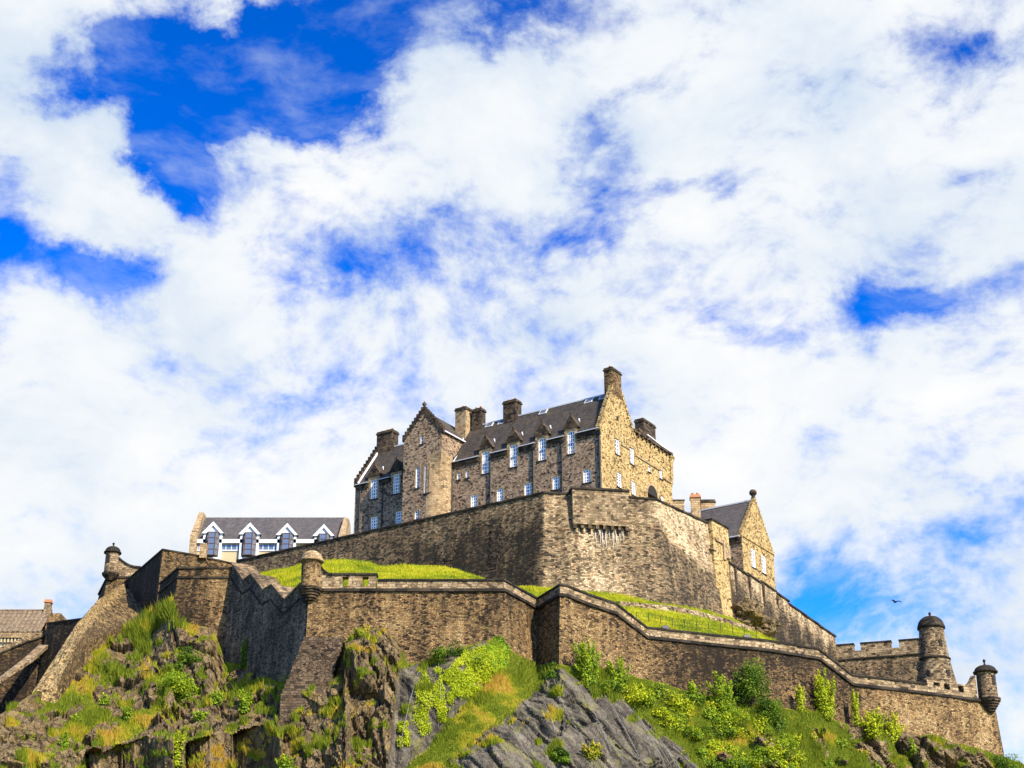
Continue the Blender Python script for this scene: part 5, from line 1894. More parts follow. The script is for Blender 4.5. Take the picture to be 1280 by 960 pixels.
for (xc, yt, yb, xl, xr, yap, ybt) in bays:
    uc = FW.u(*Zc(xc, 280)); half = (FW.u(*Zc(xr, 262)) - FW.u(*Zc(xl, 262))) / 2
    o = .55
    z_ap = FW.z(*Zc(xc, yap), o); z_ev = FW.z(*Zc(xc, yap + 72), o); z_wt = FW.z(*Zc(xc, yt), o); z_wb = FW.z(*Zc(xc, 368), o)
    bwid = half * .60
    mb = MB()
    # gabled barge boards with a thick outer rim
    inn = half - .62
    mb.hexa([FW.pt(uc - half, z_ev, o), FW.pt(uc - half + .75, z_ev, o), FW.pt(uc - half + .75, z_ev, o + .25), FW.pt(uc - half, z_ev, o + .25),
             FW.pt(uc - .004, z_ap - .55, o), FW.pt(uc - .003, z_ap - .5, o), FW.pt(uc - .003, z_ap - .5, o + .25), FW.pt(uc - .004, z_ap, o + .25)])
    f = [(uc - half, z_ev), (uc - half + .55, z_ev - .02), (uc, z_ap - .62), (uc, z_ap)]
    g = [(uc + half, z_ev), (uc, z_ap), (uc, z_ap - .62), (uc + half - .55, z_ev - .02)]
    for q in (f, g):
        mb.hexa([FW.pt(u_, z_, o + .02) for u_, z_ in q] + [FW.pt(u_, z_, o + .30) for u_, z_ in q])
    mb.face([FW.pt(uc - half + .4, z_ev, o), FW.pt(uc + half - .4, z_ev, o), FW.pt(uc, z_ap - .4, o)])
    mb.box(FW, uc - bwid - .45, uc - bwid - .003, z_wb - .3, z_ev + .1, -.4, o - .01)
    mb.box(FW, uc + bwid + .003, uc + bwid + .45, z_wb - .3, z_ev + .1, -.4, o - .01)
    mb.box(FW, uc - bwid - .002, uc + bwid + .002, z_wt, z_ev + .45, -.4, o - .01)
    mb.box(FW, uc - bwid - .40, uc + bwid + .40, z_wb - .62, z_wb - .302, -.2, o + .25)
    dm = mb.build("dormer", M_render, root)
    mb = MB()
    dA = (z_ap - zw_e) / kw - .5
    dE = (z_ev - zw_e) / kw - .5
    mb.face([FW.pt(uc + half, z_ev + .05, o + .1), FW.pt(uc + half, z_ev + .05, -max(dE, .1)), FW.pt(uc, z_ap + .03, -dA), FW.pt(uc, z_ap + .03, o + .1)])
    mb.face([FW.pt(uc - half, z_ev + .05, o + .1), FW.pt(uc, z_ap + .03, o + .1), FW.pt(uc, z_ap + .03, -dA), FW.pt(uc - half, z_ev + .05, -max(dE, .1))])
    mb.build("dormer_roof", M_slate2, dm)
    # three-sided bay window
    mb = MB()
    plan = [(uc - bwid, o - .1), (uc - bwid * .52, o + .62), (uc + bwid * .52, o + .62), (uc + bwid, o - .1)]
    for (a_, oa), (b_, ob) in zip(plan[:-1], plan[1:]):
        mb.face([FW.pt(a_, z_wb, oa), FW.pt(b_, z_wb, ob), FW.pt(b_, z_wt, ob), FW.pt(a_, z_wt, oa)])
    mb.face([FW.pt(u_, z_wb, o_) for u_, o_ in plan][::-1]); mb.face([FW.pt(u_, z_wt, o_) for u_, o_ in plan])
    wn = mb.build("bay_window", M_blueglass, dm)
    mb = MB()
    for (u_, o_) in plan:
        mb.tube(FW.pt(u_, z_wb, o_ + .02), FW.pt(u_, z_wt, o_ + .02), .10, n=6)
    for zz_ in np.linspace(z_wb, z_wt, 5):
        for (a_, oa), (b_, ob) in zip(plan[:-1], plan[1:]):
            mb.tube(FW.pt(a_, zz_, oa + .02), FW.pt(b_, zz_, ob + .02), .06, n=6)
    mb.build("mullions", M_brown, wn)
# strip windows under the eaves
for (xa, xb) in ((212, 255), (372, 508), (600, 735)):
    a_, b_ = FW.u(*Zc(xa, 318)), FW.u(*Zc(xb, 318))
    z0_, z1_ = FW.z(*Zc(400, 336)), FW.z(*Zc(400, 300))
    mb = MB()
    mb.box(FW, a_, b_, z0_, z1_, -.1, .03)
    wn = mb.build("strip_window", M_blueglass, root)
    mb = MB()
    for k in range(5):
        uu = a_ + (b_ - a_) * k / 4
        mb.box(FW, uu - .07, uu + .07, z0_ + .12, z1_, .032, .10)
    mb.box(FW, a_ - .07, b_ + .07, z0_ - .12, z0_ + .118, .0, .13)
    mb.build("window_frame", M_lead, wn)
for X0, X1, yt, yb in ((208, 238, 86, 300), (1116, 1145, 120, 300)):
    a_, b_ = FW.u(*Zc(X0, 200)), FW.u(*Zc(X1, 200))
    zt_ = FW.z(*Zc(X0, yt), -2)
    mb = MB()
    mb.hexa([FW.pt(a_ - .3, zw_0, 1.0), FW.pt(b_, zw_0, 1.0), FW.pt(b_, zw_0, -10), FW.pt(a_ - .3, zw_0, -10),
             FW.pt(a_ - .3, zw_e + .6, 1.0), FW.pt(b_, zw_e + .6, 1.0), FW.pt(b_, zw_e + .6, -10), FW.pt(a_ - .3, zw_e + .6, -10)])
    mb.hexa([FW.pt(a_ - .3, zw_e + .603, .9), FW.pt(b_, zw_e + .603, .9), FW.pt(b_, zw_e + .603, -10), FW.pt(a_ - .3, zw_e + .603, -10),
             FW.pt(a_, zt_, -3.2), FW.pt(b_, zt_, -3.2), FW.pt(b_, zt_, -6.5), FW.pt(a_, zt_, -6.5)])
    mb.build("gable_chimney", M_ashlar, root)

# ------------------------------------------------------------------ chapel-like gabled building on the right
Z5 = lambda X, Y: (820 + .2292 * X, 600 + .2292 * Y)
c0 = P(929, 700, 213)
FC = Frame(c0[:2], (.545, .839))
FCl = Frame(c0[:2], (.839, -.545))
root = thing("steep_gabled_house", "tall stone house with a steep gable end and dark slate roof behind the stepped wall", "building", FC.pt(4, 55, -3))
wC = FC.u(*Z5(648, 520))
zCe = FC.z(*Z5(468, 305))
zCa = FC.z(*Z5(524, 92))
mC = wC / 2
cw = [frect(FC, Z5, b, .6) for b in ((520, 541, 375, 482), (577, 598, 410, 515))]
mb = MB()
wall_open(mb, FC, 0, wC, 50, zCe, [(a, b, c, min(d, zCe - .05)) for a, b, c, d in cw], .3)
mb.face([FC.pt(0, zCe), FC.pt(wC, zCe), FC.pt(mC, zCa)])
mb.face([FC.pt(0, zCe, -.5), FC.pt(mC, zCa, -.5), FC.pt(wC, zCe, -.5)])
mb.face([FC.pt(wC, 50), FC.pt(wC, 50, -14), FC.pt(wC, zCe, -14), FC.pt(wC, zCe)])
mb.build("gable_wall", M_sunlit, root)
mb = MB()
skew_steps(mb, FC, -.2, zCe - .1, mC, zCa - .1, 18, -.5, .05, .3)
mb.build("skew_stones", M_sunlit, root)
mb = MB()
skew_steps(mb, FC, wC + .2, zCe - .1, mC, zCa - .1, 18, -.5, .05, .3)
mb.build("skew_stones", M_sunlit, root)
for r in cw: sash(root, FC, (r[0], r[1], r[2], min(r[3], zCe - .05)), -.08, 2, 5, .07, sw=.25, stop=False)
mb = MB()
mb.box(FC, .02, wC, zCe - .02, zCe + .2, -.05, .12)
mb.build("string_course", M_sunlit, root)
mb = MB()
mb.face([FCl.pt(-16, 50), FCl.pt(0, 50), FCl.pt(0, zCe), FCl.pt(-16, zCe)])
mb.build("side_wall", M_rubble, root)
mb = MB()
mb.box(FCl, -16, -.1, zCe - .9, zCe - .15, -.05, .22)
mb.build("corbelled_eaves", M_soot, root)
mb = MB()
mb.grid([[FCl.pt(-16, zCe - .1, .3), FCl.pt(-.45, zCe - .1, .3)], [FCl.pt(-16, zCa - .2, -mC), FCl.pt(-.45, zCa - .2, -mC)]])
mb.grid([[FCl.pt(-16, zCa - .2, -mC), FCl.pt(-.45, zCa - .2, -mC)], [FCl.pt(-16, zCe, -wC), FCl.pt(-.45, zCe, -wC)]])
mb.build("roof", M_slate2, root)
mb = MB()
mb.box(FCl, -15.9, -.5, zCa - .25, zCa - .05, -mC - .15, -mC + .15)
mb.build("ridge_capping", M_lead, root)
mb = MB()
mb.tube(FCl.pt(-16, zCe - .05, .38), FCl.pt(-.2, zCe - .05, .38), .1, n=6)
mb.build("gutter", M_lead, root)
mb = MB()
q = FC.pt(mC, 0, -.25)
mb.lathe(q[0], q[1], [(.32, zCa), (.3, zCa + .3), (.22, zCa + .45), (.5, zCa + .7), (.55, zCa + 1.0), (.4, zCa + 1.3), (.0, zCa + 1.35)], 10)
mb.build("finial", M_soot, root)
FK = Frame(P(870, 640, 214)[:2], (1, -.1))
chimney(root, FK, FK.u(*Z5(190, 150)), FK.u(*Z5(243, 150)), FK.z(*Z5(210, 240)), FK.z(*Z5(215, 78)), -1.3, 0, M_ashlar, 2, M_terracotta)
FK2 = Frame(P(885, 640, 222)[:2], (1, 0))
chimney(root, FK2, FK2.u(*Z5(246, 130)), FK2.u(*Z5(322, 130)), FK2.z(*Z5(280, 190)), FK2.z(*Z5(280, 106)), -2.0, 0, M_ashlar, 0, M_soot)
FK3 = Frame(P(847, 635, 224)[:2], (1, 0))
mb = MB()
mb.box(FK3, FK3.u(*Z5(70, 150)), FK3.u(*Z5(155, 150)), FK3.z(*Z5(110, 260)), FK3.z(*Z5(110, 112)), -3, 0)
o_ = thing("stone_stair_head", "small flat topped stone block between the gabled building and the twin chimneys", "building", FK3.pt(0, FK3.z(*Z5(110, 200))))
mb.build("stone_wall", M_ashlar, o_)
mb = MB()
mb.box(FK3, FK3.u(*Z5(68, 150)), FK3.u(*Z5(158, 150)), FK3.z(*Z5(110, 112)) + .003, FK3.z(*Z5(110, 107)), -3.1, .1)
mb.build("coping", M_soot, o_)
# small slate lean-to with white edged dormer below the chimney
FK4 = Frame(P(874, 650, 209)[:2], (1, -.1))
a_, b_ = FK4.u(*Z5(205, 225)), FK4.u(*Z5(280, 225))
zb_, za_ = FK4.z(*Z5(240, 240)), FK4.z(*Z5(240, 195))
mb = MB()
um = (a_ + b_) / 2 - .2
mb.face([FK4.pt(a_, zb_, 0), FK4.pt(um, zb_, .6), FK4.pt(um, za_, -1.2)])
mb.face([FK4.pt(um, zb_, .6), FK4.pt(b_, zb_, 0), FK4.pt(um, za_, -1.2)])
mb.face([FK4.pt(b_, zb_, 0), FK4.pt(b_, zb_, -3), FK4.pt(um, za_, -3), FK4.pt(um, za_, -1.2)])
mb.face([FK4.pt(a_, zb_, 0), FK4.pt(um, za_, -1.2), FK4.pt(um, za_, -3), FK4.pt(a_, zb_, -3)])
lt = mb.build("hipped_roof", M_slate, root)
mb = MB()
for p, q in ((FK4.pt(um, za_, -1.2), FK4.pt(b_, zb_, 0)), (FK4.pt(um, za_, -1.2), FK4.pt(um, zb_, .6)), (FK4.pt(um, za_, -1.2), FK4.pt(a_, zb_, 0))):
    mb.tube(p, q, .09, n=6)
mb.build("lead_flashing", M_flash, lt)

# ------------------------------------------------------------------ tiled building at the far left
Z6 = lambda X, Y: (.109375 * X, 740 + .109375 * Y)
FT2 = Frame(P(30, 790, 232)[:2], (1, .0))
root = thing("stone_tiled_house", "house with a stone tiled roof and dentilled pale eaves at the far left", "building", P(20, 815, 234))
u0_, u1_ = FT2.u(-120, 800), FT2.u(*Z6(470, 500))
zTe = FT2.z(*Z6(200, 475))
FTr = Frame(FT2.pt(0, 0, -4.2)[:2], FT2.d)
zTr_ = FTr.z(*Z6(200, 222))
mb = MB()
nr, nc2 = 6, int((u1_ - u0_) / .72)
prof = 6
for r in range(nr):
    t0, t1 = r / nr, (r + 1) / nr
    rows = []
    for (t, lift) in ((t0, .16), (t1, .02)):
        row = []
        for k in range(nc2 * prof + 1):
            ph = (k % prof) / prof
            zw = .13 * abs(math.sin(math.pi * ph))
            jit = .03 * _h(np.array([k // prof]), np.array([r]), np.array([0]), 3)[0]
            row.append(FT2.pt(u0_ + (u1_ - u0_) * k / (nc2 * prof), zTe + (zTr_ - zTe) * t + zw + lift + jit, .6 - 4.8 * t + .0))
        rows.append(row)
    mb.grid(rows)
    fr_ = [p - np.array([0, 0, .16]) for p in rows[0]]
    mb.grid([fr_, rows[0]])
mb.grid([[FT2.pt(u0_, zTr_, -4.2), FT2.pt(u1_, zTr_, -4.2)], [FT2.pt(u0_, zTe, -9), FT2.pt(u1_, zTe, -9)]])
rf = mb.build("tiled_roof", M_tile, root)
mb = MB()
for k in range(nc2):
    uu = u0_ + (u1_ - u0_) * (k + .5) / nc2
    mb.tube(FT2.pt(uu - .34, zTr_ + .12, -4.2), FT2.pt(uu + .34, zTr_ + .16, -4.2), .2, .17, n=8)
mb.build("ridge_tiles", M_tile, rf)
mb = MB()
mb.box(FT2, u0_, u1_ + .1, zTe - .75, zTe - .02, .35, .62)
mb.build("stone_gutter", M_ashlar, root)
mb = MB()
zc0, zc1 = FT2.z(*Z6(100, 590)), zTe - .752
mb.box(FT2, u0_, u1_, zc0 - .9, zc1, -8, 0)
mb.build("harled_wall", M_ochre, root)
mb = MB()
nn = int((u1_ - u0_) / .5)
for k in range(nn):
    uu = u0_ + .5 * k + .1
    mb.box(FT2, uu, uu + .25, zc0 + .1, zc1 - .003, -.02, .45)
ob = mb.build("dentil_course", M_ochre, root)
mb = MB()
gx0 = FT2.u(*Z6(500, 400)); gx1 = FT2.u(*Z6(628, 330))
zg = FTr.z(*Z6(560, 275))
mb.hexa([FT2.pt(u1_ + .002, zc0 - 2, .5), FT2.pt(gx1, zc0 - 2, .5), FT2.pt(gx1, zc0 - 2, -9), FT2.pt(u1_ + .002, zc0 - 2, -9),
         FT2.pt(u1_ + .002, zg, -2.6), FT2.pt(gx1, zg, -2.6), FT2.pt(gx1, zg, -6), FT2.pt(u1_ + .002, zg, -6)])
mb.build("gable_end_wall", M_lower, root)
chimney(root, FTr, FTr.u(*Z6(512, 200)), FTr.u(*Z6(580, 200)), zg - 1.0, FTr.z(*Z6(548, 95)), -.5, .5, M_parapet, 0, M_terracotta)
# ------------------------------------------------------------------ vegetation
def leaf_mesh(name, C, D, size, tint, mat, parent=None, aspect=.62, droop=.4):
    """many leaf-sized diamond faces at points C, facing roughly D"""
    n = len(C)
    r = RS.normal(size=(n, 3)) * .75 + D
    r /= np.linalg.norm(r, axis=1)[:, None] + 1e-9
    a = np.cross(r, RS.normal(size=(n, 3))); a /= np.linalg.norm(a, axis=1)[:, None] + 1e-9
    b = np.cross(r, a)
    s = (size * RS.uniform(.6, 1.35, n))[:, None]
    fold = r * s * .22
    V = np.stack([C - a * s, C - b * s * aspect + fold, C + a * s, C + b * s * aspect + fold], 1).reshape(-1, 3)
    org = ORG.get(parent.name, np.zeros(3)) if parent is not None else np.zeros(3)
    me = bpy.data.meshes.new(name)
    me.vertices.add(n * 4); me.vertices.foreach_set('co', (V - org).reshape(-1).astype(np.float32))
    me.loops.add(n * 4); me.loops.foreach_set('vertex_index', np.arange(n * 4).astype(np.int32))
    me.polygons.add(n); me.polygons.foreach_set('loop_start', (np.arange(n) * 4).astype(np.int32))
    at = me.attributes.new('tint', 'FLOAT', 'POINT'); at.data.foreach_set('value', np.repeat(np.clip(tint, 0, 1), 4).astype(np.float32))
    me.materials.append(mat); me.update()
    o = bpy.data.objects.new(name, me); link(o, parent)
    return o


def shrub(label, px, py, w_px, h_px, mat, kind='round', cat="shrub", name="shrub", n=900, group=None, size=None, dz=-.15, pt=None):
    n = int(n * 2.4)
    """a bush of leaf clumps on branching stems; width and height given as seen"""
    p = np.array(terr(px, py) if pt is None else pt, float)
    k = np.linalg.norm(p - np.array([0, 0, CAMZ])) / F
    w, h = w_px * k, h_px * k / CP * 1.0
    p[2] += dz
    root = thing(name, label, cat, p, group)
    rs = RS
    nst = 4 if kind == 'round' else int(np.clip(w * 7, 7, 30))
    mb = MB()
    tips = []
    for i in range(nst):
        an = rs.uniform(0, 6.28); sp = rs.uniform(.15, .8) * (w / 2)
        hh = h * (rs.uniform(.6, .95) if kind == 'round' else rs.uniform(.45, 1.12))
        if kind != 'round': hh *= 1 - .35 * (sp / (w / 2)) ** 2
        tip = p + np.array([math.cos(an) * sp, math.sin(an) * sp * .8, hh])
        mid = p + (tip - p) * .5 + np.array([0, 0, h * .06])
        mb.tube(p, mid, .06 * max(1, h / 3), .045, n=5, cap=False); mb.tube(mid, tip, .045, .012, n=5, cap=False)
        tips.append((p.copy(), mid, tip))
    st = mb.build("stems", M_bark, root)
    pts, dirs, tn = [], [], []
    nclump = 16 if kind == 'round' else 0
    if kind == 'round':
        for i in range(nclump):
            v = rs.normal(size=3); v /= np.linalg.norm(v)
            v[2] = abs(v[2]) * .9 + .02
            rr_ = rs.uniform(.45, .85)
            c = p + np.array([v[0] * w / 2 * rr_, v[1] * w / 2 * rr_, h * (.12 + .68 * v[2] * rr_ / .8)])
            cr = rs.uniform(.16, .30) * (w + h) / 2
            m = n // nclump
            q = rs.normal(size=(m, 3)); q /= np.linalg.norm(q, axis=1)[:, None]
            rad_ = cr * rs.uniform(.35, 1.05, m) ** .6
            pts.append(c + q * rad_[:, None] * np.array([1, 1, .8])); dirs.append(q * .8 + np.array([0, 0, .5]))
            tn.append(.42 + rs.uniform(-.40, .40) + rs.normal(size=m) * .14)
    else:
        m = n // nst
        for (b, mid, tip) in tips:
            t = rs.uniform(.05, 1.0, m) ** .85
            base = np.where(t[:, None] < .5, b + (mid - b) * (t[:, None] * 2), mid + (tip - mid) * (t[:, None] * 2 - 1))
            spread = ((.05 * w + .16) * (1.12 - t))[:, None]
            q = rs.normal(size=(m, 3)) * np.array([1, 1, .55])
            pts.append(base + q * spread); dirs.append(q + np.array([0, 0, .6]))
            tn.append(.25 + .35 * t + rs.uniform(-.30, .30) + rs.normal(size=m) * .13)
    C = np.concatenate(pts); D = np.concatenate(dirs); T_ = np.concatenate(tn)
    leaf_mesh("foliage", C, D, size or .105, T_, mat, root)
    return root


# grass: blades over the turf of the hillside, denser clumps where it grows long
gr_pts, gr_t, gr_h = [], [], []
gmask = (grassm > .45) & (s_[:, None] > .005) & (PX > -60) & (PX < 1330)
ii, jj = np.nonzero(gmask)
lng = fbm(np.stack([PX.ravel() / 30, PYg.ravel() / 18, 0 * lx], 1), 3, 200).reshape(PX.shape)
dry = fbm(np.stack([PX.ravel() / 45, PYg.ravel() / 22, 0 * lx + 4], 1), 5, 210, .6).reshape(PX.shape)
rightg = sstep(620, 720, PX)
NBL = 330000
pick = RS.randint(0, len(ii) - 0, NBL)
i_, j_ = ii[pick], jj[pick]
ok = (i_ < NR - 1) & (j_ < len(tx) - 1)
i_, j_ = i_[ok], j_[ok]
fu, fv = RS.uniform(0, 1, len(i_)), RS.uniform(0, 1, len(i_))
a00, a01, a10, a11 = W1[i_, j_], W1[i_, j_ + 1], W1[i_ + 1, j_], W1[i_ + 1, j_ + 1]
G0 = (a00 * ((1 - fu) * (1 - fv))[:, None] + a01 * (fu * (1 - fv))[:, None] + a10 * ((1 - fu) * fv)[:, None] + a11 * (fu * fv)[:, None])
L_ = lng[i_, j_]
MEADOW = [(150, 800), (200, 752), (222, 755), (224, 782), (190, 815), (150, 850), (110, 840)]
mead = sstep(-14, 6, poly_sd(PX, PYg, MEADOW))[i_, j_]
hgt = (.15 + .55 * sstep(.42, .68, L_) + .7 * mead) * RS.uniform(.5, 1.3, len(i_))
dr = dry[i_, j_]
tint = .18 + .95 * sstep(.44, .70, dr + .0 * (1 - rightg[i_, j_]) - .12 * rightg[i_, j_] - .12 * mead) * .8 + RS.normal(size=len(i_)) * .10
wd = .055 + .05 * RS.uniform(0, 1, len(i_))
an = RS.uniform(0, 6.28, len(i_))
side = np.stack([np.cos(an), np.sin(an) * .4, 0 * an], 1) * wd[:, None]
lean = np.stack([RS.normal(size=len(i_)) * .30, RS.normal(size=len(i_)) * .22 - .32, np.ones(len(i_))], 1)
tip = G0 + lean * hgt[:, None]
G0 = G0 - np.array([0, 0, .05])
V = np.stack([G0 - side, G0 + side, tip], 1).reshape(-1, 3)
n = len(G0)
me = bpy.data.meshes.new("wild_grass")
me.vertices.add(n * 3); me.vertices.foreach_set('co', V.reshape(-1).astype(np.float32))
me.loops.add(n * 3); me.loops.foreach_set('vertex_index', np.arange(n * 3).astype(np.int32))
me.polygons.add(n); me.polygons.foreach_set('loop_start', (np.arange(n) * 3).astype(np.int32))
at = me.attributes.new('tint', 'FLOAT', 'POINT'); at.data.foreach_set('value', np.repeat(np.clip(tint, 0, 1), 3).astype(np.float32))
me.materials.append(M_grass); me.update()
o = bpy.data.objects.new("wild_grass", me); link(o)
tag(o, "green and straw coloured wild grass over the slopes of the crag", "grass", None, "stuff")

# short blades over the bank between the walls
def blades(name, A, n, h, tintf, mat, label):
    r, c = A.shape[:2]
    i_ = RS.randint(0, r - 1, n); j_ = RS.randint(0, c - 1, n)
    fu, fv = RS.uniform(0, 1, n)[:, None], RS.uniform(0, 1, n)[:, None]
    B = A[i_, j_] * (1 - fu) * (1 - fv) + A[i_, j_ + 1] * fu * (1 - fv) + A[i_ + 1, j_] * (1 - fu) * fv + A[i_ + 1, j_ + 1] * fu * fv
    hh = h * RS.uniform(.5, 1.3, n) * (.5 + vnoise(B * .5, 401))
    an = RS.uniform(0, 6.28, n)
    sd_ = np.stack([np.cos(an), np.sin(an) * .4, 0 * an], 1) * .05
    tp = B + np.stack([RS.normal(size=n) * .3, RS.normal(size=n) * .3 - .2, np.ones(n)], 1) * hh[:, None]
    V = np.stack([B - sd_, B + sd_, tp], 1).reshape(-1, 3)
    me = bpy.data.meshes.new(name)
    me.vertices.add(n * 3); me.vertices.foreach_set('co', V.reshape(-1).astype(np.float32))
    me.loops.add(n * 3); me.loops.foreach_set('vertex_index', np.arange(n * 3).astype(np.int32))
    me.polygons.add(n); me.polygons.foreach_set('loop_start', (np.arange(n) * 3).astype(np.int32))
    at = me.attributes.new('tint', 'FLOAT', 'POINT'); at.data.foreach_set('value', np.repeat(np.clip(tintf(B), 0, 1), 3).astype(np.float32))
    me.materials.append(mat); me.update()
    o = bpy.data.objects.new(name, me); link(o)
    tag(o, label, "grass", None, "stuff")
blades("bank_grass", BW[2:, 6:-8], 90000, .28, lambda B: .38 + 1.7 * (fbm(B * np.array([.3, .5, .5]), 5, 402, .6) - .5) + RS.normal(size=len(B)) * .12, M_lawnblade, "short sunlit yellow green grass on the bank between the two walls")

# named bushes: label, x, base y, width, height, material, kind, leaves
BUSH = [
    ("large bushy shrub with upright shoots against the wall right of the central wall corner", 737, 858, 52, 58, M_leaf, 'spiky', 2200),
    ("rounded bush beside the upright shoots, right of the central wall corner", 772, 864, 44, 38, M_leaf, 'spiky', 1500),
    ("tallest dark green columnar shrub against the right part of the lower wall", 940, 886, 44, 68, M_leafd, 'round', 2200),
    ("loose green shrub just left of the tall columnar shrub", 905, 892, 50, 46, M_leaf, 'spiky', 1700),
    ("low green bush left of the loose shrub below the lower wall", 866, 886, 40, 30, M_leaf, 'spiky', 1000),
    ("dark bush below the tall columnar shrub", 960, 905, 44, 34, M_leafd, 'round', 1300),
    ("bright fan shaped shrub in front of the right part of the lower wall", 1034, 899, 50, 56, M_leafy, 'spiky', 2400),
    ("thin bright sapling on the left of the fan shaped shrub", 1002, 894, 18, 36, M_leafy, 'spiky', 420),
    ("narrow yellow green climber on the wall right of the fan shaped shrub", 1072, 906, 14, 44, M_leafy, 'spiky', 420),
    ("bright spreading bush at the foot of the wall, left of a pair", 1092, 920, 40, 36, M_leafy, 'spiky', 1400),
    ("bright spreading bush at the foot of the wall, right of a pair", 1121, 925, 40, 40, M_leafy, 'spiky', 1500),
    ("leafy treetop at the bottom right corner under the last sentry turret", 1259, 972, 44, 34, M_leafd, 'round', 1500),
    ("second leafy treetop at the very right edge below the sky", 1285, 985, 40, 38, M_leafd, 'round', 1500),
    ("bright rounded bush on the left slope below the left bastion", 218, 872, 56, 40, M_leaf, 'round', 2000),
    ("dark ivy bush under the left bastion, above the bright rounded bush", 232, 838, 34, 34, M_leafd, 'round', 1000),
    ("leggy sapling with bright leaves at the bottom left of the picture", 222, 962, 36, 44, M_leafy, 'spiky', 800),
    ("low bright bush at the bottom edge below the stepped buttress", 357, 966, 40, 24, M_leaf, 'spiky', 800),
    ("small green shrub on the ledge left of the stepped buttress", 306, 890, 30, 34, M_leaf, 'spiky', 900),
    ("slim ivy strand climbing the dark zigzag wall", 305, 838, 12, 42, M_leafd, 'spiky', 420),
    ("small dark bush growing alone on the grey slab", 699, 951, 26, 26, M_leafd, 'round', 900),
    ("grassy tuft spreading on the grey slab right of the dark bush", 738, 948, 44, 18, M_grass, 'spiky', 900),
    ("low dark scrub at the foot of the wall above the ivy slab", 562, 822, 60, 20, M_leafd, 'round', 900),
    ("straw coloured plants on top of the dark crag beside the buttress", 452, 792, 34, 12, M_grass, 'spiky', 500),
]
for (lb, px, py, w, h, mt, kd, n) in BUSH:
    shrub(lb, px, py, w, h, mt, kd, n=n)

# low scrub scattered over the right-hand slope
SL = np.array([(722, 860), (800, 862), (900, 888), (960, 905), (1000, 930), (1000, 975), (900, 975), (850, 930), (780, 880)], float)
cnt = 0
while cnt < 72:
    px, py = random.uniform(722, 1000), random.uniform(858, 975)
    if poly_sd(np.array([px]), np.array([py]), SL)[0] < 2: continue
    shrub("low leafy scrub bush on the overgrown slope right of the great grey slab", px, py, random.uniform(26, 56), random.uniform(10, 22), random.choice([M_leaf, M_leaf, M_leafy, M_leafd, M_leafy]), random.choice(['round', 'spiky', 'spiky']),
          name="scrub_bush", n=420, group="scrub bushes on the right slope")
    cnt += 1
for (px, py) in ((1050, 930), (1080, 945), (1015, 925), (1140, 945), (1165, 950), (985, 950), (1035, 955), (1100, 960)):
    shrub("small tussock of green plants among the rocks below the right end of the wall", px, py, random.uniform(18, 30), random.uniform(10, 16), random.choice([M_leaf, M_grass]), 'spiky', name="scrub_tussock", n=260,
          group="tussocks among the right rocks")
for (px, py) in ((130, 880), (95, 905), (160, 900), (80, 935), (270, 880), (250, 900)):
    shrub("small leafy tussock on the rocky left slope", px, py, random.uniform(18, 34), random.uniform(10, 18), random.choice([M_leaf, M_grass, M_leafy]), 'spiky', name="leafy_tussock", n=300, group="tussocks on the left slope")


def ivy(label, polys, n, mat, size=.15, seed=0):
    xs_, ys_ = [], []
    while len(xs_) < n:
        pl = np.array(random.choice(polys), float)
        x = random.uniform(pl[:, 0].min(), pl[:, 0].max()); y = random.uniform(pl[:, 1].min(), pl[:, 1].max())
        d = poly_sd(np.array([x]), np.array([y]), pl)[0]
        ns = vnoise(np.array([[x / 7, y / 9, seed]]), 300)[0]
        if d > -3 and d + 9 * (ns - .5) > 0 and (ns > .22):
            xs_.append(x); ys_.append(y)
    C = []
    for x, y in zip(xs_, ys_):
        j = (x - tx[0]) / 2; j0 = int(j); fj = j - j0
        s = (y - f_py[j0]) / (bot_py[j0] - f_py[j0]) * (NR - 1); i0 = int(np.clip(s, 0, NR - 2)); fi = np.clip(s - i0, 0, 1)
        p = W1[i0, j0] * (1 - fi) * (1 - fj) + W1[i0 + 1, j0] * fi * (1 - fj) + W1[i0, j0 + 1] * (1 - fi) * fj + W1[i0 + 1, j0 + 1] * fi * fj
        C.append(p + np.array([0, -.08, .03]) + RS.normal(size=3) * np.array([.08, .05, .08]) + np.array([0, -.14, .05]) * random.random())
    C = np.array(C)
    root = thing("ivy", label, "ivy", C.mean(0))
    t = .45 + .9 * (fbm(C * .6, 3, 310) - .5) + RS.normal(size=len(C)) * .13
    leaf_mesh("foliage", C, np.tile(np.array([.2, -.8, .5]), (len(C), 1)), size, t, mat, root)
    return root


ivy("thick yellow green ivy over the top of the left grey slab", [[(572, 822), (600, 812), (622, 803), (634, 838), (612, 850), (594, 872), (566, 872), (562, 845)]], 12000, M_leafy, .085, 1)
ivy("ivy sheet climbing above the slab onto the wall foot", [[(606, 812), (626, 790), (634, 806), (636, 835), (618, 838)]], 3500, M_leaf, .11, 2)
ivy("hanging yellow green ivy strands down the left grey slab", [[(520, 858), (532, 838), (540, 862), (536, 918), (526, 922), (518, 890)], [(542, 836), (552, 836), (556, 872), (558, 905), (546, 900)], [(556, 842), (566, 838), (566, 880), (560, 890)]], 6500, M_leafy, .08, 3)
ivy("thin ivy patch at the lower left of the left grey slab", [[(498, 905), (510, 900), (512, 930), (500, 936)]], 800, M_leafy, .10, 4)
ivy("ivy on the shaded return of the lower wall in the re-entrant corner", [[(676, 832), (694, 828), (696, 846), (678, 848)]], 1200, M_leafd, .10, 5)

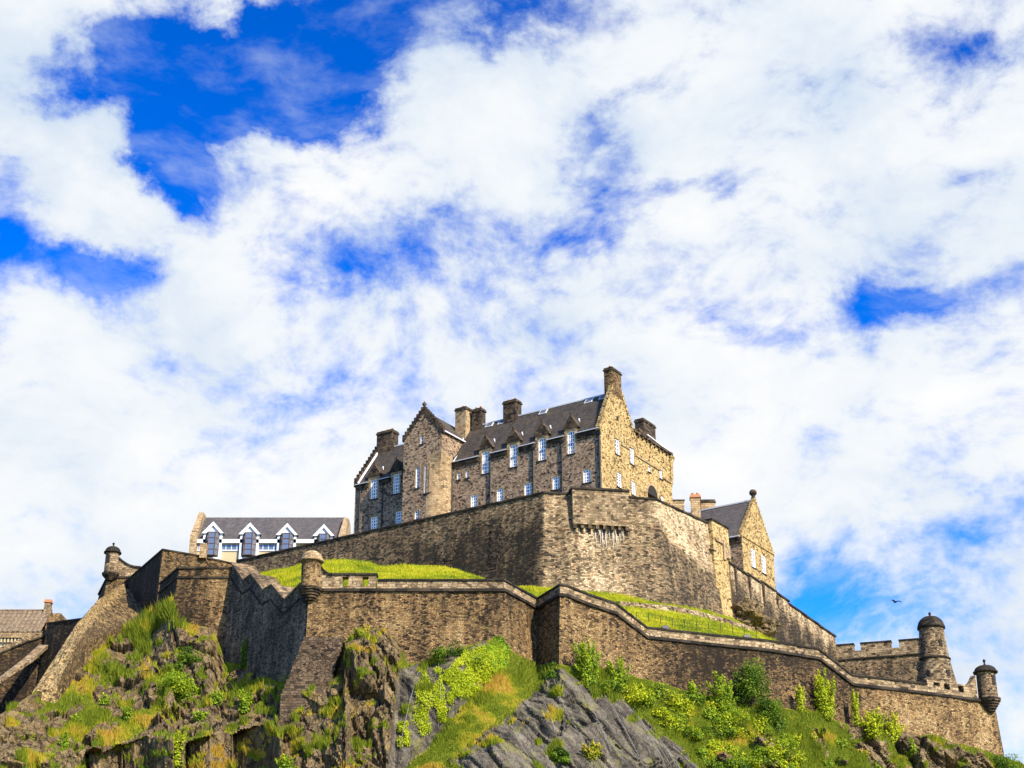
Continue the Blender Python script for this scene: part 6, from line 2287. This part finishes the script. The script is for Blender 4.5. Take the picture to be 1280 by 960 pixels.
# ------------------------------------------------------------------ cables over the slabs
CAB = [[(674, 870), (684, 890), (696, 922)], [(692, 852), (706, 880), (728, 928)], [(725, 860), (742, 890), (764, 942)], [(744, 853), (768, 890), (800, 945)], [(768, 868), (790, 895), (840, 958)],
       [(790, 890), (812, 925), (836, 962)], [(812, 915), (834, 945), (850, 962)], [(806, 912), (824, 930), (846, 962)], [(640, 905), (650, 930), (668, 962)], [(523, 838), (512, 880), (500, 935)],
       [(548, 830), (552, 870), (548, 910)], [(840, 938), (862, 955), (880, 975)]]
for k, ln in enumerate(CAB):
    mb = MB()
    ln = np.array(ln, float)
    t = np.linspace(0, 1, 7)
    tt = np.linspace(0, 1, len(ln))
    pp = [terr(np.interp(a, tt, ln[:, 0]), np.interp(a, tt, ln[:, 1])) + np.array([0, -.20, .12]) for a in t]
    for _ in range(2): pp = [pp[0]] + [(pp[i - 1] + pp[i] * 2 + pp[i + 1]) / 4 + np.array([0, -.05, .03]) for i in range(1, 6)] + [pp[6]]
    for a, b in zip(pp[:-1], pp[1:]):
        mb.tube(a, b, .02, n=5, cap=False)
    mb.build("cable", M_cable)
    o = bpy.data.objects[[x.name for x in bpy.data.objects if x.name.startswith("cable")][-1]]
    tag(o, "thin pale steel cable holding the mesh over the grey rock slabs", "cable", "cables over the rock slabs")

# ------------------------------------------------------------------ railing, floodlights, bird
RAIL = [(797, 779.5), (812, 781), (827, 783), (842, 785), (857, 787), (872, 789), (887, 791), (902, 793), (917, 795), (932, 797.5), (947, 800)]
fence = thing("post_and_wire_railing", "thin dark post and wire railing on the grass bank above the lower wall", "railing", bank(*RAIL[5]))
pp = []
for px, py in RAIL:
    p = bank(px, py)
    pp.append(p)
    mb = MB()
    mb.tube(p - np.array([0, 0, .3]), p + np.array([0, 0, 1.25]), .038, n=6)
    mb.build("post", M_pipe, fence)
for hh in (.45, .85, 1.2):
    mb = MB()
    for a, b in zip(pp[:-1], pp[1:]):
        mb.tube(a + np.array([0, -.03, hh]), b + np.array([0, -.03, hh]), .016, n=5, cap=False)
    mb.build("wire", M_pipe, fence)
for lb, px, py in (("black floodlight on the bank behind the parapet, near the railing's left end", 831.5, 789), ("black floodlight on the bank behind the parapet, near the railing's right end", 935.5, 800.5)):
    p = bank(px, py)
    r_ = thing("floodlight", lb, "floodlight", p, "floodlights behind the parapet")
    fr = Frame(p[:2], (1, .15))
    mb = MB()
    mb.box(fr, -.42, .42, p[2] + .15, p[2] + .62, -.3, .15, .06)
    hd = mb.build("lamp_housing", M_lamp, r_)
    mb = MB()
    mb.box(fr, -.32, .32, p[2] + .22, p[2] + .55, -.34, -.302)
    mb.build("lens", M_glass, hd)
    mb = MB()
    mb.box(fr, -.5, -.44, p[2] - .1, p[2] + .45, -.05, .05); mb.box(fr, .44, .5, p[2] - .1, p[2] + .45, -.05, .05)
    mb.box(fr, -.44, .44, p[2] - .1, p[2] - .02, -.05, .05)
    mb.build("bracket", M_lamp, r_)

# a bird in flight
c = P(1119.5, 752.5, 150)
me = bpy.data.meshes.new("bird")
vs, es, rad_ = [], [], []
body = [(-.20, 0, 0, .015), (-.12, 0, 0, .045), (0, 0, .0, .075), (.10, 0, .01, .06), (.17, 0, .03, .042), (.23, 0, .025, .012)]
for x, y, z_, r in body: vs.append((x, y, z_)); rad_.append(r)
es += [(k, k + 1) for k in range(5)]
mb = MB()
th = R(120)
def bt(p):
    x, y, z_ = p
    x, y = x * math.cos(th) - y * math.sin(th), x * math.sin(th) + y * math.cos(th)
    return c + 1.25 * np.array([x, y, z_])
def ring(x, z_, r, n=10): return [bt((x, r * math.cos(2 * math.pi * k / n), z_ + r * math.sin(2 * math.pi * k / n))) for k in range(n + 1)]
mb.grid([ring(x, z_, r) for x, y, z_, r in body], None, True)
for sgn in (1, -1):
    a = [(.10, .05 * sgn, .03), (.14, .26 * sgn, .16), (.02, .50 * sgn, .10), (-.10, .62 * sgn, .02)]
    b = [(-.08, .05 * sgn, .02), (-.06, .26 * sgn, .14), (-.10, .46 * sgn, .08), (-.11, .61 * sgn, .018)]
    mb.grid([[bt(p) for p in a], [bt(np.array(p)) for p in b]])
    mb.grid([[bt(np.array(p) + (0, 0, -.02)) for p in b], [bt(np.array(p) + (0, 0, -.02)) for p in a]])
mb.face([bt((-.18, .02, 0)), bt((-.18, -.02, 0)), bt((-.36, -.09, 0)), bt((-.36, .09, 0))])
mb.face([bt((-.18, .02, -.015)), bt((-.36, .09, -.015)), bt((-.36, -.09, -.015)), bt((-.18, -.02, -.015))])
o = mb.build("bird", M_feather)
tag(o, "small dark bird flying with spread wings in the sky at right", "bird")

for o in bpy.data.objects:
    if o.parent is None and o.type in ('EMPTY', 'MESH') and 'category' in o and 'kind' not in o:
        o['kind'] = 'thing'
